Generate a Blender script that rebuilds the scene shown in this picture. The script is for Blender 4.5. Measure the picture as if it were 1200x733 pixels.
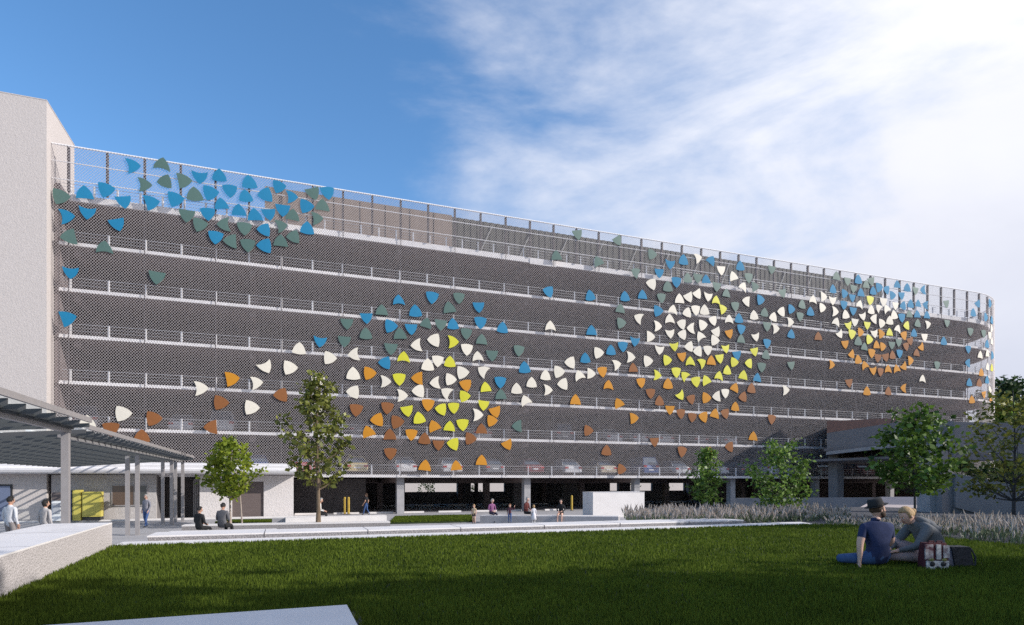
import bpy, bmesh, math, random
import numpy as np
from mathutils import Vector, Matrix

R = math.radians
scene = bpy.context.scene
for ob in list(bpy.data.objects):
    bpy.data.objects.remove(ob)
COL = scene.collection

# ------------------------------------------------------------------ camera
cam_d = bpy.data.cameras.new("camera")
cam = bpy.data.objects.new("camera", cam_d)
COL.objects.link(cam)
cam.location = (0, 0, 2.5)
cam.rotation_euler = (R(90), 0, 0)
cam_d.sensor_width = 36
cam_d.lens = 36 * 720 / 1200
cam_d.shift_x = 0
cam_d.shift_y = (565 - 366.5) / 1200
cam_d.clip_start = 0.05
cam_d.clip_end = 3000
scene.camera = cam

# ------------------------------------------------------------------ sky + sun
SUN_AZ, SUN_EL = -11.5, 27.0
sd = Vector((math.cos(R(SUN_AZ)) * math.cos(R(SUN_EL)), math.sin(R(SUN_AZ)) * math.cos(R(SUN_EL)), math.sin(R(SUN_EL))))
sl = bpy.data.lights.new("sun", 'SUN')
sl.energy = 4.6
sl.angle = R(0.5)
sl.color = (1.0, 0.95, 0.89)
so = bpy.data.objects.new("sun", sl)
COL.objects.link(so)
so.rotation_euler = sd.to_track_quat('Z', 'Y').to_euler()
so.location = (60, -10, 60)

world = bpy.data.worlds.new("World")
scene.world = world
world.use_nodes = True
nt = world.node_tree
nt.nodes.clear()
N = nt.nodes.new
L = nt.links.new
out = N('ShaderNodeOutputWorld')
bg = N('ShaderNodeBackground')
bg.inputs[1].default_value = 0.11
L(bg.outputs[0], out.inputs[0])
sky = N('ShaderNodeTexSky')
sky.sky_type = 'NISHITA'
sky.sun_disc = False
sky.sun_elevation = R(SUN_EL)
sky.sun_rotation = R(90 - SUN_AZ)
sky.air_density = 1.0
sky.dust_density = 0.6
sky.ozone_density = 2.5
tc = N('ShaderNodeTexCoord')
sep = N('ShaderNodeSeparateXYZ')
L(tc.outputs['Generated'], sep.inputs[0])


def mathn(op, a, b=None, c=None, clamp=False):
    m = N('ShaderNodeMath')
    m.operation = op
    m.use_clamp = clamp
    for i, v in enumerate((a, b, c)):
        if v is None:
            continue
        if isinstance(v, (int, float)):
            m.inputs[i].default_value = v
        else:
            L(v, m.inputs[i])
    return m.outputs[0]


# deepen the clear sky
hs = N('ShaderNodeHueSaturation')
hs.inputs['Saturation'].default_value = 1.19
hs.inputs['Value'].default_value = 2.1
L(sky.outputs[0], hs.inputs['Color'])
# wispy cloud field on the sky vault
mp = N('ShaderNodeMapping')
mp.inputs['Rotation'].default_value = (0.3, 0.5, 0.6)
mp.inputs['Scale'].default_value = (1.0, 1.6, 2.8)
L(tc.outputs['Generated'], mp.inputs[0])
n1 = N('ShaderNodeTexNoise')
n1.inputs['Scale'].default_value = 2.4
n1.inputs['Detail'].default_value = 9
n1.inputs['Roughness'].default_value = 0.55
n1.inputs['Distortion'].default_value = 0.5
L(mp.outputs[0], n1.inputs['Vector'])
n2 = N('ShaderNodeTexNoise')
n2.inputs['Scale'].default_value = 14
n2.inputs['Detail'].default_value = 6
n2.inputs['Roughness'].default_value = 0.6
L(mp.outputs[0], n2.inputs['Vector'])
# bank of cloud fills the sky toward +X and low down
f = mathn('MULTIPLY', sep.outputs[0], 1.55)
f = mathn('ADD', f, mathn('MULTIPLY', sep.outputs[2], -0.42))
f = mathn('ADD', f, 0.26)
f = mathn('ADD', f, mathn('MULTIPLY', mathn('SUBTRACT', n1.outputs[0], 0.5), 1.9))
f = mathn('ADD', f, mathn('MULTIPLY', mathn('SUBTRACT', n2.outputs[0], 0.5), 0.45))
mask = mathn('SMOOTHSTEP', f, -0.12, 0.62) if False else None
mr = N('ShaderNodeMapRange')
mr.interpolation_type = 'SMOOTHSTEP'
mr.inputs['From Min'].default_value = -0.32
mr.inputs['From Max'].default_value = 0.95
L(f, mr.inputs['Value'])
# cloud colour: whiter high up, lavender grey low down
mr2 = N('ShaderNodeMapRange')
mr2.inputs['From Min'].default_value = 0.12
mr2.inputs['From Max'].default_value = 0.5
L(mathn('ADD', sep.outputs[2], mathn('MULTIPLY', mathn('SUBTRACT', n1.outputs[0], 0.5), 0.25)), mr2.inputs['Value'])
cc = N('ShaderNodeMix')
cc.data_type = 'RGBA'
cc.inputs[6].default_value = (6.3, 6.5, 7.6, 1)
cc.inputs[7].default_value = (9.6, 9.6, 10.1, 1)
L(mr2.outputs[0], cc.inputs[0])
mx = N('ShaderNodeMix')
mx.data_type = 'RGBA'
L(mathn('MULTIPLY', mr.outputs[0], 0.96), mx.inputs[0])
L(hs.outputs[0], mx.inputs[6])
L(cc.outputs[2], mx.inputs[7])
L(mx.outputs[2], bg.inputs[0])

scene.view_settings.view_transform = 'Standard'
scene.view_settings.look = 'None'
scene.view_settings.exposure = 0.0
scene.view_settings.gamma = 1.0
scene.view_settings.use_curve_mapping = False
scene.cycles.use_denoising = False
scene.cycles.max_bounces = 6
scene.cycles.transparent_max_bounces = 24
scene.cycles.sample_clamp_indirect = 6
# ------------------------------------------------------------------ frames
OX, OY = -29.3, 39.06
D1 = Vector((0.9364, 0.3509, 0))
NV = Vector((-0.3509, 0.9364, 0))
TA, RC = 87.4, 12.0
ZT = 24.07


def P(t, v=0.0, z=0.0):
    """Point of the facade frame: t metres along the front (round the end past TA), v metres inward."""
    if t <= TA:
        return Vector((OX + t * D1.x + v * NV.x, OY + t * D1.y + v * NV.y, z))
    a = (t - TA) / RC
    cx = OX + TA * D1.x + RC * NV.x
    cy = OY + TA * D1.y + RC * NV.y
    nx = NV.x * math.cos(a) - D1.x * math.sin(a)
    ny = NV.y * math.cos(a) - D1.y * math.sin(a)
    return Vector((cx - nx * (RC - v), cy - ny * (RC - v), z))


def F(t, v, z):
    return Vector((OX + t * D1.x + v * NV.x, OY + t * D1.y + v * NV.y, z))


def at(x, y, D):
    """World point seen at photo pixel x,y at depth D (used once to lay things out at their real distances)."""
    return Vector(((x - 600) / 720 * D, D, 2.5 + (565 - y) / 720 * D))


def s2l(c):
    c = c / 255
    return c / 12.92 if c <= 0.04045 else ((c + 0.055) / 1.055) ** 2.4


def rgb(r, g, b, k=1.0):
    return (s2l(r) * k, s2l(g) * k, s2l(b) * k, 1)


# ------------------------------------------------------------------ materials
def mat(name, col, rough=0.7, metal=0.0, var=0.0, scale=4.0, bump=0.0, bscale=30.0, spec=0.5, col2=None, detail=5,
        stretch=(1, 1, 1), trans=0.0):
    m = bpy.data.materials.new(name)
    m.use_nodes = True
    t = m.node_tree
    b = t.nodes['Principled BSDF']
    b.inputs['Base Color'].default_value = col
    b.inputs['Roughness'].default_value = rough
    b.inputs['Metallic'].default_value = metal
    b.inputs['Specular IOR Level'].default_value = spec
    if var > 0 or bump > 0 or col2:
        co = t.nodes.new('ShaderNodeTexCoord')
        mp_ = t.nodes.new('ShaderNodeMapping')
        mp_.inputs['Scale'].default_value = stretch
        t.links.new(co.outputs['Object'], mp_.inputs[0])
    if var > 0 or col2:
        nz = t.nodes.new('ShaderNodeTexNoise')
        nz.inputs['Scale'].default_value = scale
        nz.inputs['Detail'].default_value = detail
        nz.inputs['Roughness'].default_value = 0.65
        t.links.new(mp_.outputs[0], nz.inputs['Vector'])
        r_ = t.nodes.new('ShaderNodeMapRange')
        r_.inputs['From Min'].default_value = 0.3
        r_.inputs['From Max'].default_value = 0.7
        t.links.new(nz.outputs[0], r_.inputs['Value'])
        mix = t.nodes.new('ShaderNodeMix')
        mix.data_type = 'RGBA'
        c2 = col2 if col2 else tuple(min(1, c * (1 + var)) for c in col[:3]) + (1,)
        c1 = col if col2 else tuple(c * (1 - var) for c in col[:3]) + (1,)
        mix.inputs[6].default_value = c1
        mix.inputs[7].default_value = c2
        t.links.new(r_.outputs[0], mix.inputs[0])
        t.links.new(mix.outputs[2], b.inputs['Base Color'])
    if bump > 0:
        nb = t.nodes.new('ShaderNodeTexNoise')
        nb.inputs['Scale'].default_value = bscale
        nb.inputs['Detail'].default_value = 4
        t.links.new(mp_.outputs[0], nb.inputs['Vector'])
        bp = t.nodes.new('ShaderNodeBump')
        bp.inputs['Strength'].default_value = bump
        bp.inputs['Distance'].default_value = 0.05
        t.links.new(nb.outputs[0], bp.inputs['Height'])
        t.links.new(bp.outputs[0], b.inputs['Normal'])
    return m


def leafmat(name, c1, c2, trans=0.3, rough=0.45, patch=0):
    m = bpy.data.materials.new(name)
    m.use_nodes = True
    t = m.node_tree
    b = t.nodes['Principled BSDF']
    b.inputs['Roughness'].default_value = rough
    b.inputs['Specular IOR Level'].default_value = 0.35 if rough < 0.6 else 0.12
    g = t.nodes.new('ShaderNodeNewGeometry')
    mix = t.nodes.new('ShaderNodeMix')
    mix.data_type = 'RGBA'
    mix.inputs[6].default_value = c1
    mix.inputs[7].default_value = c2
    t.links.new(g.outputs['Random Per Island'], mix.inputs[0])
    if patch:
        co = t.nodes.new('ShaderNodeTexCoord')
        nz = t.nodes.new('ShaderNodeTexNoise')
        nz.inputs['Scale'].default_value = patch
        nz.inputs['Detail'].default_value = 5
        nz.inputs['Roughness'].default_value = 0.7
        t.links.new(co.outputs['Object'], nz.inputs['Vector'])
        hv = t.nodes.new('ShaderNodeMapRange')
        hv.inputs['From Min'].default_value = 0.3
        hv.inputs['From Max'].default_value = 0.7
        hv.inputs['To Min'].default_value = -0.35
        hv.inputs['To Max'].default_value = 0.35
        t.links.new(nz.outputs[0], hv.inputs['Value'])
        ad = t.nodes.new('ShaderNodeMath')
        ad.use_clamp = True
        t.links.new(g.outputs['Random Per Island'], ad.inputs[0])
        t.links.new(hv.outputs[0], ad.inputs[1])
        t.links.new(ad.outputs[0], mix.inputs[0])
    t.links.new(mix.outputs[2], b.inputs['Base Color'])
    tr = t.nodes.new('ShaderNodeBsdfTranslucent')
    t.links.new(mix.outputs[2], tr.inputs[0])
    ms = t.nodes.new('ShaderNodeMixShader')
    ms.inputs[0].default_value = trans
    t.links.new(b.outputs[0], ms.inputs[1])
    t.links.new(tr.outputs[0], ms.inputs[2])
    t.links.new(ms.outputs[0], t.nodes['Material Output'].inputs[0])
    return m


def glassmat(name, tint, thru=0.8, rough=0.05, milk=0.0):
    m = bpy.data.materials.new(name)
    m.use_nodes = True
    t = m.node_tree
    t.nodes.remove(t.nodes['Principled BSDF'])
    a = t.nodes.new('ShaderNodeBsdfTransparent')
    a.inputs[0].default_value = tint
    g = t.nodes.new('ShaderNodeBsdfGlossy')
    g.inputs[0].default_value = (0.8, 0.85, 0.85, 1)
    g.inputs[1].default_value = rough
    ms = t.nodes.new('ShaderNodeMixShader')
    ms.inputs[0].default_value = 1 - thru
    t.links.new(a.outputs[0], ms.inputs[1])
    t.links.new(g.outputs[0], ms.inputs[2])
    if milk:
        tl_ = t.nodes.new('ShaderNodeBsdfTranslucent')
        tl_.inputs[0].default_value = (0.9, 0.93, 0.92, 1)
        m2 = t.nodes.new('ShaderNodeMixShader')
        m2.inputs[0].default_value = milk
        t.links.new(ms.outputs[0], m2.inputs[1])
        t.links.new(tl_.outputs[0], m2.inputs[2])
        ms = m2
    t.links.new(ms.outputs[0], t.nodes['Material Output'].inputs[0])
    return m


M = {}
M['ground'] = mat('plaza_paving', (0.36, 0.35, 0.36, 1), 0.85, var=0.12, scale=0.6, bump=0.15, bscale=12)
M['asphalt'] = mat('asphalt', (0.05, 0.05, 0.052, 1), 0.9, var=0.2, scale=1.2, bump=0.3, bscale=60)
M['white_conc'] = mat('white_concrete', (0.72, 0.685, 0.67, 1), 0.75, var=0.07, scale=1.3, bump=0.1, bscale=40, detail=9)
M['rough_conc'] = mat('rough_concrete', (0.49, 0.45, 0.44, 1), 0.9, var=0.16, scale=26, bump=0.6, bscale=45, detail=3)
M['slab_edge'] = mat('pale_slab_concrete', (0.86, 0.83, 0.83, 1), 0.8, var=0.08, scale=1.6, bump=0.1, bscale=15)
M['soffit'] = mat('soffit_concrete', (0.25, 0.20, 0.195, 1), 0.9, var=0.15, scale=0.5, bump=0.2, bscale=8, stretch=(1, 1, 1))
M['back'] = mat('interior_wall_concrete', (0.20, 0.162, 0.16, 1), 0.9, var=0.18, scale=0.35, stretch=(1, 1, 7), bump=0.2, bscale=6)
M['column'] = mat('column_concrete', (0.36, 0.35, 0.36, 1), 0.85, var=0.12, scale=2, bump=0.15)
M['dark_conc'] = mat('dark_concrete', (0.20, 0.185, 0.19, 1), 0.9, var=0.2, scale=1.1)  # darker concrete tone, shared by inner walls, decks and plinths
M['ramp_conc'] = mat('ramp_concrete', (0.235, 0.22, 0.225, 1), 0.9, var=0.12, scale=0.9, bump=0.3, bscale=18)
M['ramp_brown'] = mat('brown_cladding', (0.30, 0.165, 0.13, 1), 0.85, var=0.12, scale=1.5, bump=0.2, bscale=12)
M['wire'] = mat('galvanised_wire', (0.49, 0.445, 0.45, 1), 0.65, metal=0.0, spec=0.5)
M['rail'] = mat('white_rail_metal', (0.84, 0.83, 0.84, 1), 0.5, spec=0.5)
M['cable'] = mat('steel_cable', (0.5, 0.51, 0.54, 1), 0.4, metal=0.4)
M['post'] = mat('dark_screen_post', (0.075, 0.062, 0.066, 1), 0.55, metal=0.2)
M['stucco'] = mat('tower_stucco', (0.52, 0.475, 0.455, 1), 0.95, var=0.10, scale=9, bump=0.45, bscale=13, detail=8)
M['kerb_conc'] = mat('kerb_rough_concrete', (0.29, 0.272, 0.272, 1), 0.95, var=0.35, scale=30, bump=0.9, bscale=45, detail=3)
M['lobby_wall'] = mat('lobby_stone_wall', (0.47, 0.44, 0.43, 1), 0.9, var=0.12, scale=5, bump=0.4, bscale=14)
M['lobby_light'] = mat('pale_perforated_wall', (0.66, 0.62, 0.61, 1), 0.9, var=0.10, scale=12, bump=0.6, bscale=10)
M['roof_white'] = mat('white_roof_fascia', (0.70, 0.68, 0.69, 1), 0.65, var=0.04)
M['shutter'] = mat('brown_shutter', (0.135, 0.105, 0.10, 1), 0.6, var=0.12, scale=1.0, stretch=(1, 1, 30))
M['steel'] = mat('canopy_steel', (0.36, 0.335, 0.335, 1), 0.45, metal=0.3, var=0.06)
M['steel_dark'] = mat('canopy_dark_steel', (0.045, 0.048, 0.055, 1), 0.45, metal=0.3)
M['rafter'] = mat('rafter_steel', (0.09, 0.092, 0.095, 1), 0.5, metal=0.2)
M['roof_glass'] = glassmat('canopy_glass', (0.95, 1.0, 0.98, 1), 0.94, milk=0.06)
M['win'] = mat('tinted_window', (0.05, 0.055, 0.05, 1), 0.08, spec=0.9)
M['win_brown'] = mat('brown_window', (0.11, 0.07, 0.045, 1), 0.1, spec=0.8)
M['door_blue'] = mat('blue_grey_door', (0.13, 0.16, 0.25, 1), 0.4, var=0.05)
M['door_grey'] = mat('light_grey_door', (0.45, 0.45, 0.48, 1), 0.5)
M['black'] = mat('black_trim', (0.02, 0.02, 0.022, 1), 0.4)
M['yellow_box'] = mat('yellow_cabinet_paint', (0.62, 0.52, 0.11, 1), 0.45, var=0.06)
M['navy'] = mat('navy_panel', (0.03, 0.04, 0.075, 1), 0.45)
M['bollard'] = mat('bollard_yellow', (0.50, 0.34, 0.05, 1), 0.6, var=0.15)
M['tan'] = mat('tan_cladding', (0.19, 0.148, 0.125, 1), 0.85, var=0.10, scale=0.9, stretch=(3, 3, 0.3))
M['corr'] = mat('dark_corrugated', (0.055, 0.056, 0.050, 1), 0.75, var=0.22, scale=1.1, stretch=(5, 5, 0.2))
M['brace'] = mat('brace_steel', (0.24, 0.24, 0.23, 1), 0.6)
M['blue'] = mat('blue_petal_paint', rgb(10, 130, 176, 0.82), 0.7, var=0.03)
M['green'] = mat('green_petal_paint', rgb(76, 104, 98, 1.0), 0.6, var=0.03)
M['white'] = mat('white_petal_paint', rgb(224, 216, 201, 0.97), 0.6, var=0.02)
M['yellow'] = mat('yellow_petal_paint', rgb(206, 202, 42, 0.95), 0.55, var=0.02)
M['amber'] = mat('amber_petal_paint', rgb(212, 142, 16, 0.80), 0.7, var=0.03)
M['rust'] = mat('rust_petal_paint', rgb(150, 92, 44, 0.78), 0.7, var=0.03)
M['lawn'] = mat('lawn_soil', (0.020, 0.035, 0.008, 1), 0.95, var=0.3, scale=3)
M['bark'] = mat('bark', (0.16, 0.115, 0.075, 1), 0.9, var=0.25, scale=6, bump=0.6, bscale=25, stretch=(1, 1, 0.3))
M['bark_pale'] = mat('pale_bark', (0.36, 0.30, 0.26, 1), 0.9, var=0.2, scale=8, bump=0.4, bscale=25, stretch=(1, 1, 0.3))
M['bark_dark'] = mat('dark_bark', (0.055, 0.05, 0.055, 1), 0.9, var=0.25, scale=8)
M['leaf_y'] = leafmat('yellow_green_leaf', (0.36, 0.42, 0.045, 1), (0.10, 0.16, 0.016, 1), 0.35)
M['leaf_o'] = leafmat('olive_leaf', (0.28, 0.29, 0.06, 1), (0.055, 0.075, 0.016, 1), 0.3)
M['leaf_g'] = leafmat('green_leaf', (0.22, 0.34, 0.06, 1), (0.045, 0.095, 0.016, 1), 0.3)
M['leaf_m'] = leafmat('deep_green_leaf', (0.15, 0.25, 0.04, 1), (0.028, 0.06, 0.011, 1), 0.3)
M['leaf_d'] = leafmat('dark_leaf', (0.045, 0.085, 0.02, 1), (0.012, 0.028, 0.008, 1), 0.25)
M['leaf_a'] = leafmat('autumn_olive_leaf', (0.30, 0.29, 0.055, 1), (0.07, 0.095, 0.02, 1), 0.3)
M['grass'] = leafmat('grass_blade', (0.140, 0.190, 0.022, 1), (0.050, 0.078, 0.010, 1), 0.3, 0.8, patch=0.9)
M['plume'] = leafmat('pale_plume', (0.74, 0.66, 0.60, 1), (0.42, 0.36, 0.31, 1), 0.2)
M['plume_stem'] = leafmat('grey_green_blade', (0.20, 0.24, 0.13, 1), (0.08, 0.11, 0.06, 1), 0.2)
M['ramp_tan'] = mat('pale_ramp_paving', (0.46, 0.39, 0.37, 1), 0.9, var=0.08, scale=1.0)
M['gravel'] = mat('dark_gravel', (0.09, 0.09, 0.10, 1), 0.95, var=0.5, scale=60, bump=1.0, bscale=60)


# ------------------------------------------------------------------ mesh builder
class MB:
    def __init__(s):
        s.v, s.f, s.m = [], [], []

    def poly(s, pts, mi=0):
        b = len(s.v)
        s.v += [tuple(p) for p in pts]
        s.f.append(tuple(range(b, b + len(pts))))
        s.m.append(mi)

    def prism(s, pts, off, mi=0, cap=True):
        """closed outline pts extruded by vector off"""
        b = len(s.v)
        n = len(pts)
        off = Vector(off)
        s.v += [tuple(p) for p in pts] + [tuple(Vector(p) + off) for p in pts]
        for i in range(n):
            j = (i + 1) % n
            s.f.append((b + i, b + j, b + n + j, b + n + i))
            s.m.append(mi)
        if cap:
            s.f.append(tuple(b + n - 1 - i for i in range(n)))
            s.f.append(tuple(b + n + i for i in range(n)))
            s.m += [mi, mi]

    def obox(s, c, ax, ay, az, mi=0):
        """box from corner c with edge vectors"""
        c, ax, ay, az = map(Vector, (c, ax, ay, az))
        s.prism([c, c + ax, c + ax + ay, c + ay], az, mi)

    def fbox(s, t0, t1, v0, v1, z0, z1, mi=0):
        s.prism([F(t0, v0, z0), F(t1, v0, z0), F(t1, v1, z0), F(t0, v1, z0)], (0, 0, z1 - z0), mi)

    def box(s, x0, x1, y0, y1, z0, z1, mi=0):
        s.prism([(x0, y0, z0), (x1, y0, z0), (x1, y1, z0), (x0, y1, z0)], (0, 0, z1 - z0), mi)

    def tube(s, pts, rad, n=6, mi=0, caps=True):
        pts = [Vector(p) for p in pts]
        rad = rad if isinstance(rad, (list, tuple)) else [rad] * len(pts)
        b = len(s.v)
        prev = None
        for i, p in enumerate(pts):
            d = (pts[min(i + 1, len(pts) - 1)] - pts[max(i - 1, 0)])
            if d.length < 1e-9:
                d = Vector((0, 0, 1))
            d.normalize()
            if prev is None:
                u = d.orthogonal().normalized()
            else:
                u = (prev - d * prev.dot(d))
                u = u.normalized() if u.length > 1e-6 else d.orthogonal().normalized()
            prev = u
            w = d.cross(u)
            for k in range(n):
                a = 2 * math.pi * k / n
                s.v.append(tuple(p + (u * math.cos(a) + w * math.sin(a)) * rad[i]))
        for i in range(len(pts) - 1):
            for k in range(n):
                k2 = (k + 1) % n
                s.f.append((b + i * n + k, b + i * n + k2, b + (i + 1) * n + k2, b + (i + 1) * n + k))
                s.m.append(mi)
        if caps:
            s.f.append(tuple(b + n - 1 - k for k in range(n)))
            e = b + (len(pts) - 1) * n
            s.f.append(tuple(e + k for k in range(n)))
            s.m += [mi, mi]

    def lathe(s, prof, c, n=14, mi=0, mtx=None):
        """prof = [(r, z)] about z through c"""
        b = len(s.v)
        c = Vector(c)
        for r_, z_ in prof:
            for k in range(n):
                a = 2 * math.pi * k / n
                p = Vector((r_ * math.cos(a), r_ * math.sin(a), z_))
                if mtx:
                    p = mtx @ p
                s.v.append(tuple(c + p))
        for i in range(len(prof) - 1):
            for k in range(n):
                k2 = (k + 1) % n
                s.f.append((b + i * n + k, b + i * n + k2, b + (i + 1) * n + k2, b + (i + 1) * n + k))
                s.m.append(mi)
        s.f.append(tuple(b + n - 1 - k for k in range(n)))
        s.f.append(tuple(b + (len(prof) - 1) * n + k for k in range(n)))
        s.m += [mi, mi]

    def ell(s, c, r, mtx=None, nu=12, nv=8, mi=0, fn=None):
        prof = []
        b = len(s.v)
        c = Vector(c)
        for j in range(nv + 1):
            th = math.pi * j / nv
            for k in range(nu):
                a = 2 * math.pi * k / nu
                p = Vector((math.sin(th) * math.cos(a), math.sin(th) * math.sin(a), math.cos(th)))
                p = Vector((p.x * r[0], p.y * r[1], p.z * r[2]))
                if fn:
                    p = fn(p)
                if mtx:
                    p = mtx @ p
                s.v.append(tuple(c + p))
        for j in range(nv):
            for k in range(nu):
                k2 = (k + 1) % nu
                s.f.append((b + j * nu + k, b + (j + 1) * nu + k, b + (j + 1) * nu + k2, b + j * nu + k2))
                s.m.append(mi)

    def mesh(s, name, mats):
        me = bpy.data.meshes.new(name)
        me.from_pydata(s.v, [], s.f)
        mats = mats if isinstance(mats, (list, tuple)) else [mats]
        for m_ in mats:
            me.materials.append(m_)
        if len(mats) > 1:
            me.polygons.foreach_set('material_index', s.m)
        me.validate()
        me.update()
        return me

    def build(s, name, mats, parent=None, smooth=False):
        me = s.mesh(name, mats)
        o = bpy.data.objects.new(name, me)
        COL.objects.link(o)
        if parent:
            o.parent = parent
            o.matrix_parent_inverse = Matrix.Translation(parent.location).inverted() if parent.rotation_euler.z == 0 else parent.matrix_world.inverted()
        if smooth:
            me.polygons.foreach_set('use_smooth', [True] * len(me.polygons))
        return o


def np_mesh(name, V, Q, mats, mi=None, parent=None):
    """V (n,3) float array, Q (m,4) int array of quads"""
    me = bpy.data.meshes.new(name)
    k = Q.shape[1]
    me.vertices.add(len(V))
    me.vertices.foreach_set('co', np.ascontiguousarray(V, dtype=np.float32).ravel())
    me.loops.add(Q.size)
    me.loops.foreach_set('vertex_index', np.ascontiguousarray(Q, dtype=np.int32).ravel())
    me.polygons.add(len(Q))
    me.polygons.foreach_set('loop_start', np.arange(0, Q.size, k, dtype=np.int32))
    for m_ in (mats if isinstance(mats, (list, tuple)) else [mats]):
        me.materials.append(m_)
    if mi is not None:
        me.polygons.foreach_set('material_index', np.ascontiguousarray(mi, dtype=np.int32))
    me.update(calc_edges=True)
    o = bpy.data.objects.new(name, me)
    COL.objects.link(o)
    if parent:
        o.parent = parent
        o.matrix_parent_inverse = Matrix.Translation(parent.location).inverted()
    return o


def tag(o, label=None, cat=None, group=None, kind=None):
    if label:
        o['label'] = label
    if cat:
        o['category'] = cat
    if group:
        o['group'] = group
    if kind:
        o['kind'] = kind
    return o


def thing(name, label, cat, loc=(0, 0, 0), group=None):
    o = bpy.data.objects.new(name, None)
    o.empty_display_size = 0.2
    COL.objects.link(o)
    o.location = loc
    return tag(o, label, cat, group)


def struct(name, mb, mats):
    return tag(mb.build(name, mats), kind='structure')


# ------------------------------------------------------------------ ground
g = MB()
g.poly([(-900, -300, 0), (900, -300, 0), (900, 1800, 0), (-900, 1800, 0)])
struct('ground', g, M['ground'])
g = MB()
g.prism([F(0.4, 0.6, 0.004), F(TA + 9, 0.6, 0.004), F(TA + 9, 24, 0.004), F(0.4, 24, 0.004)], (0, 0, 0.012))
struct('garage_floor', g, M['column'])

A = Vector((-7.42, 11.40, 0))          # far left corner of the lawn
LW = Vector((-0.393, 0.9195, 0))       # line of the long white wall
ZL = 1.3


def T(s_, o_, z=ZL):
    """terrace frame: s along the far lawn edge, o toward the garage"""
    p = A + D1 * s_ + NV * o_
    p.z = z
    return p


lawn_out = [T(0, 0), T(4, 0), T(8, 0), T(12, 0), T(15, 0), T(16.6, -0.05), T(17.6, -0.35), T(18.1, -1.2), (9.35, 14.6, ZL),
            (9.25, 13.0, ZL), (9.6, 11.6, ZL), (10.6, 9.6, ZL), (12.5, 6.0, ZL), (15, 0, ZL), (15, -14, ZL), (-1.0, -14, ZL),
            (-2.2, -0.8, ZL), (-5.23, 6.28, ZL)]
g = MB()
g.prism([(p[0], p[1], 0.02) for p in lawn_out], (0, 0, ZL - 0.02))
struct('lawn', g, M['lawn'])
# terrace body under the path and the planting beds
g = MB()
g.prism([(p[0], p[1], 0.02) for p in (T(0.0, 0), T(0.2, 1.05), T(13, 1.05), T(14.5, 5.6), T(30, 9), (28, 16, 0), (18, 6, 0), (16, 0, 0), (15, 0, 0), (12.5, 6.0, 0), (10.6, 9.6, 0), (9.6, 11.6, 0), (9.25, 13.0, 0), (9.35, 14.6, 0), T(18.1, -1.2), T(17.6, -0.35), T(16.6, -0.05), T(15, 0))], (0, 0, ZL - 0.04))
struct('planting_bed', g, M['gravel'])
g = MB()
g.prism([T(0.02, 0.003, ZL - 0.03), T(17.0, 0.003, ZL - 0.03), T(17.3, 0.75, ZL - 0.03), T(0.02, 0.75, ZL - 0.03)], (0, 0, 0.05))
struct('path', g, M['white_conc'])

# grass blades on the lawn
rs = np.random.RandomState(4)
NB = 430000
Dd = 3.6 * (18.2 / 3.6) ** rs.rand(NB)
Xx = (rs.rand(NB) * 2 - 1) * (Dd * 1.0 + 0.6)
poly = np.array([(p[0], p[1]) for p in lawn_out])
ins = np.zeros(NB, bool)
for i in range(len(poly)):
    x1, y1 = poly[i]
    x2, y2 = poly[(i + 1) % len(poly)]
    if y1 == y2:
        continue
    c = ((y1 > Dd) != (y2 > Dd)) & (Xx < (x2 - x1) * (Dd - y1) / (y2 - y1) + x1)
    ins ^= c
# leave the white kerb slab bare
rel = np.stack([Xx + 1.5, Dd - 5.58], 1)
onslab = (rel @ np.array([D1.x, D1.y]) < 0.03) & (rel @ np.array([NV.x, NV.y]) < 0.03)
ins &= ~onslab
Dd, Xx = Dd[ins], Xx[ins]
nb = len(Dd)
patch = 0.5 + 0.5 * np.sin(Xx * 1.7 + np.sin(Dd * 1.3) * 2) * np.sin(Dd * 2.1 + Xx * 0.6)
hgt = (0.035 + 0.03 * rs.rand(nb)) * (0.85 + 0.3 * patch)
ang = rs.rand(nb) * 6.283
wid = 0.0035 + 0.00075 * Dd
lean = rs.rand(nb) * 0.035
la = rs.rand(nb) * 6.283
V = np.zeros((nb, 3, 3), np.float32)
V[:, 0] = np.stack([Xx - np.cos(ang) * wid, Dd - np.sin(ang) * wid, np.full(nb, ZL - 0.004)], 1)
V[:, 1] = np.stack([Xx + np.cos(ang) * wid, Dd + np.sin(ang) * wid, np.full(nb, ZL - 0.004)], 1)
V[:, 2] = np.stack([Xx + np.cos(la) * lean, Dd + np.sin(la) * lean, ZL + hgt], 1)
gr = np_mesh('grass', V.reshape(-1, 3), np.arange(nb * 3).reshape(-1, 3), M['grass'])
tag(gr, 'short mown green grass covering the raised lawn', 'grass', kind='stuff')
# ------------------------------------------------------------------ parking garage
garage = thing('parking_garage', 'long seven-deck parking garage wrapped in a silver wire screen with coloured petals', 'parking garage', P(0, 0, 0))
ZS = [2.95 + 2.995 * k for k in range(7)]      # middle of each slab edge


def outline(inset, t0=0.0, back=24.0, nseg=26):
    """garage outline set in from the screen, straight front then a half-round end"""
    pts = [P(t0, inset), P(TA, inset)]
    for i in range(1, nseg + 1):
        pts.append(P(TA + RC * math.pi * i / nseg, inset))
    pts.append(F(t0, back - inset, 0))
    return pts


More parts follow.
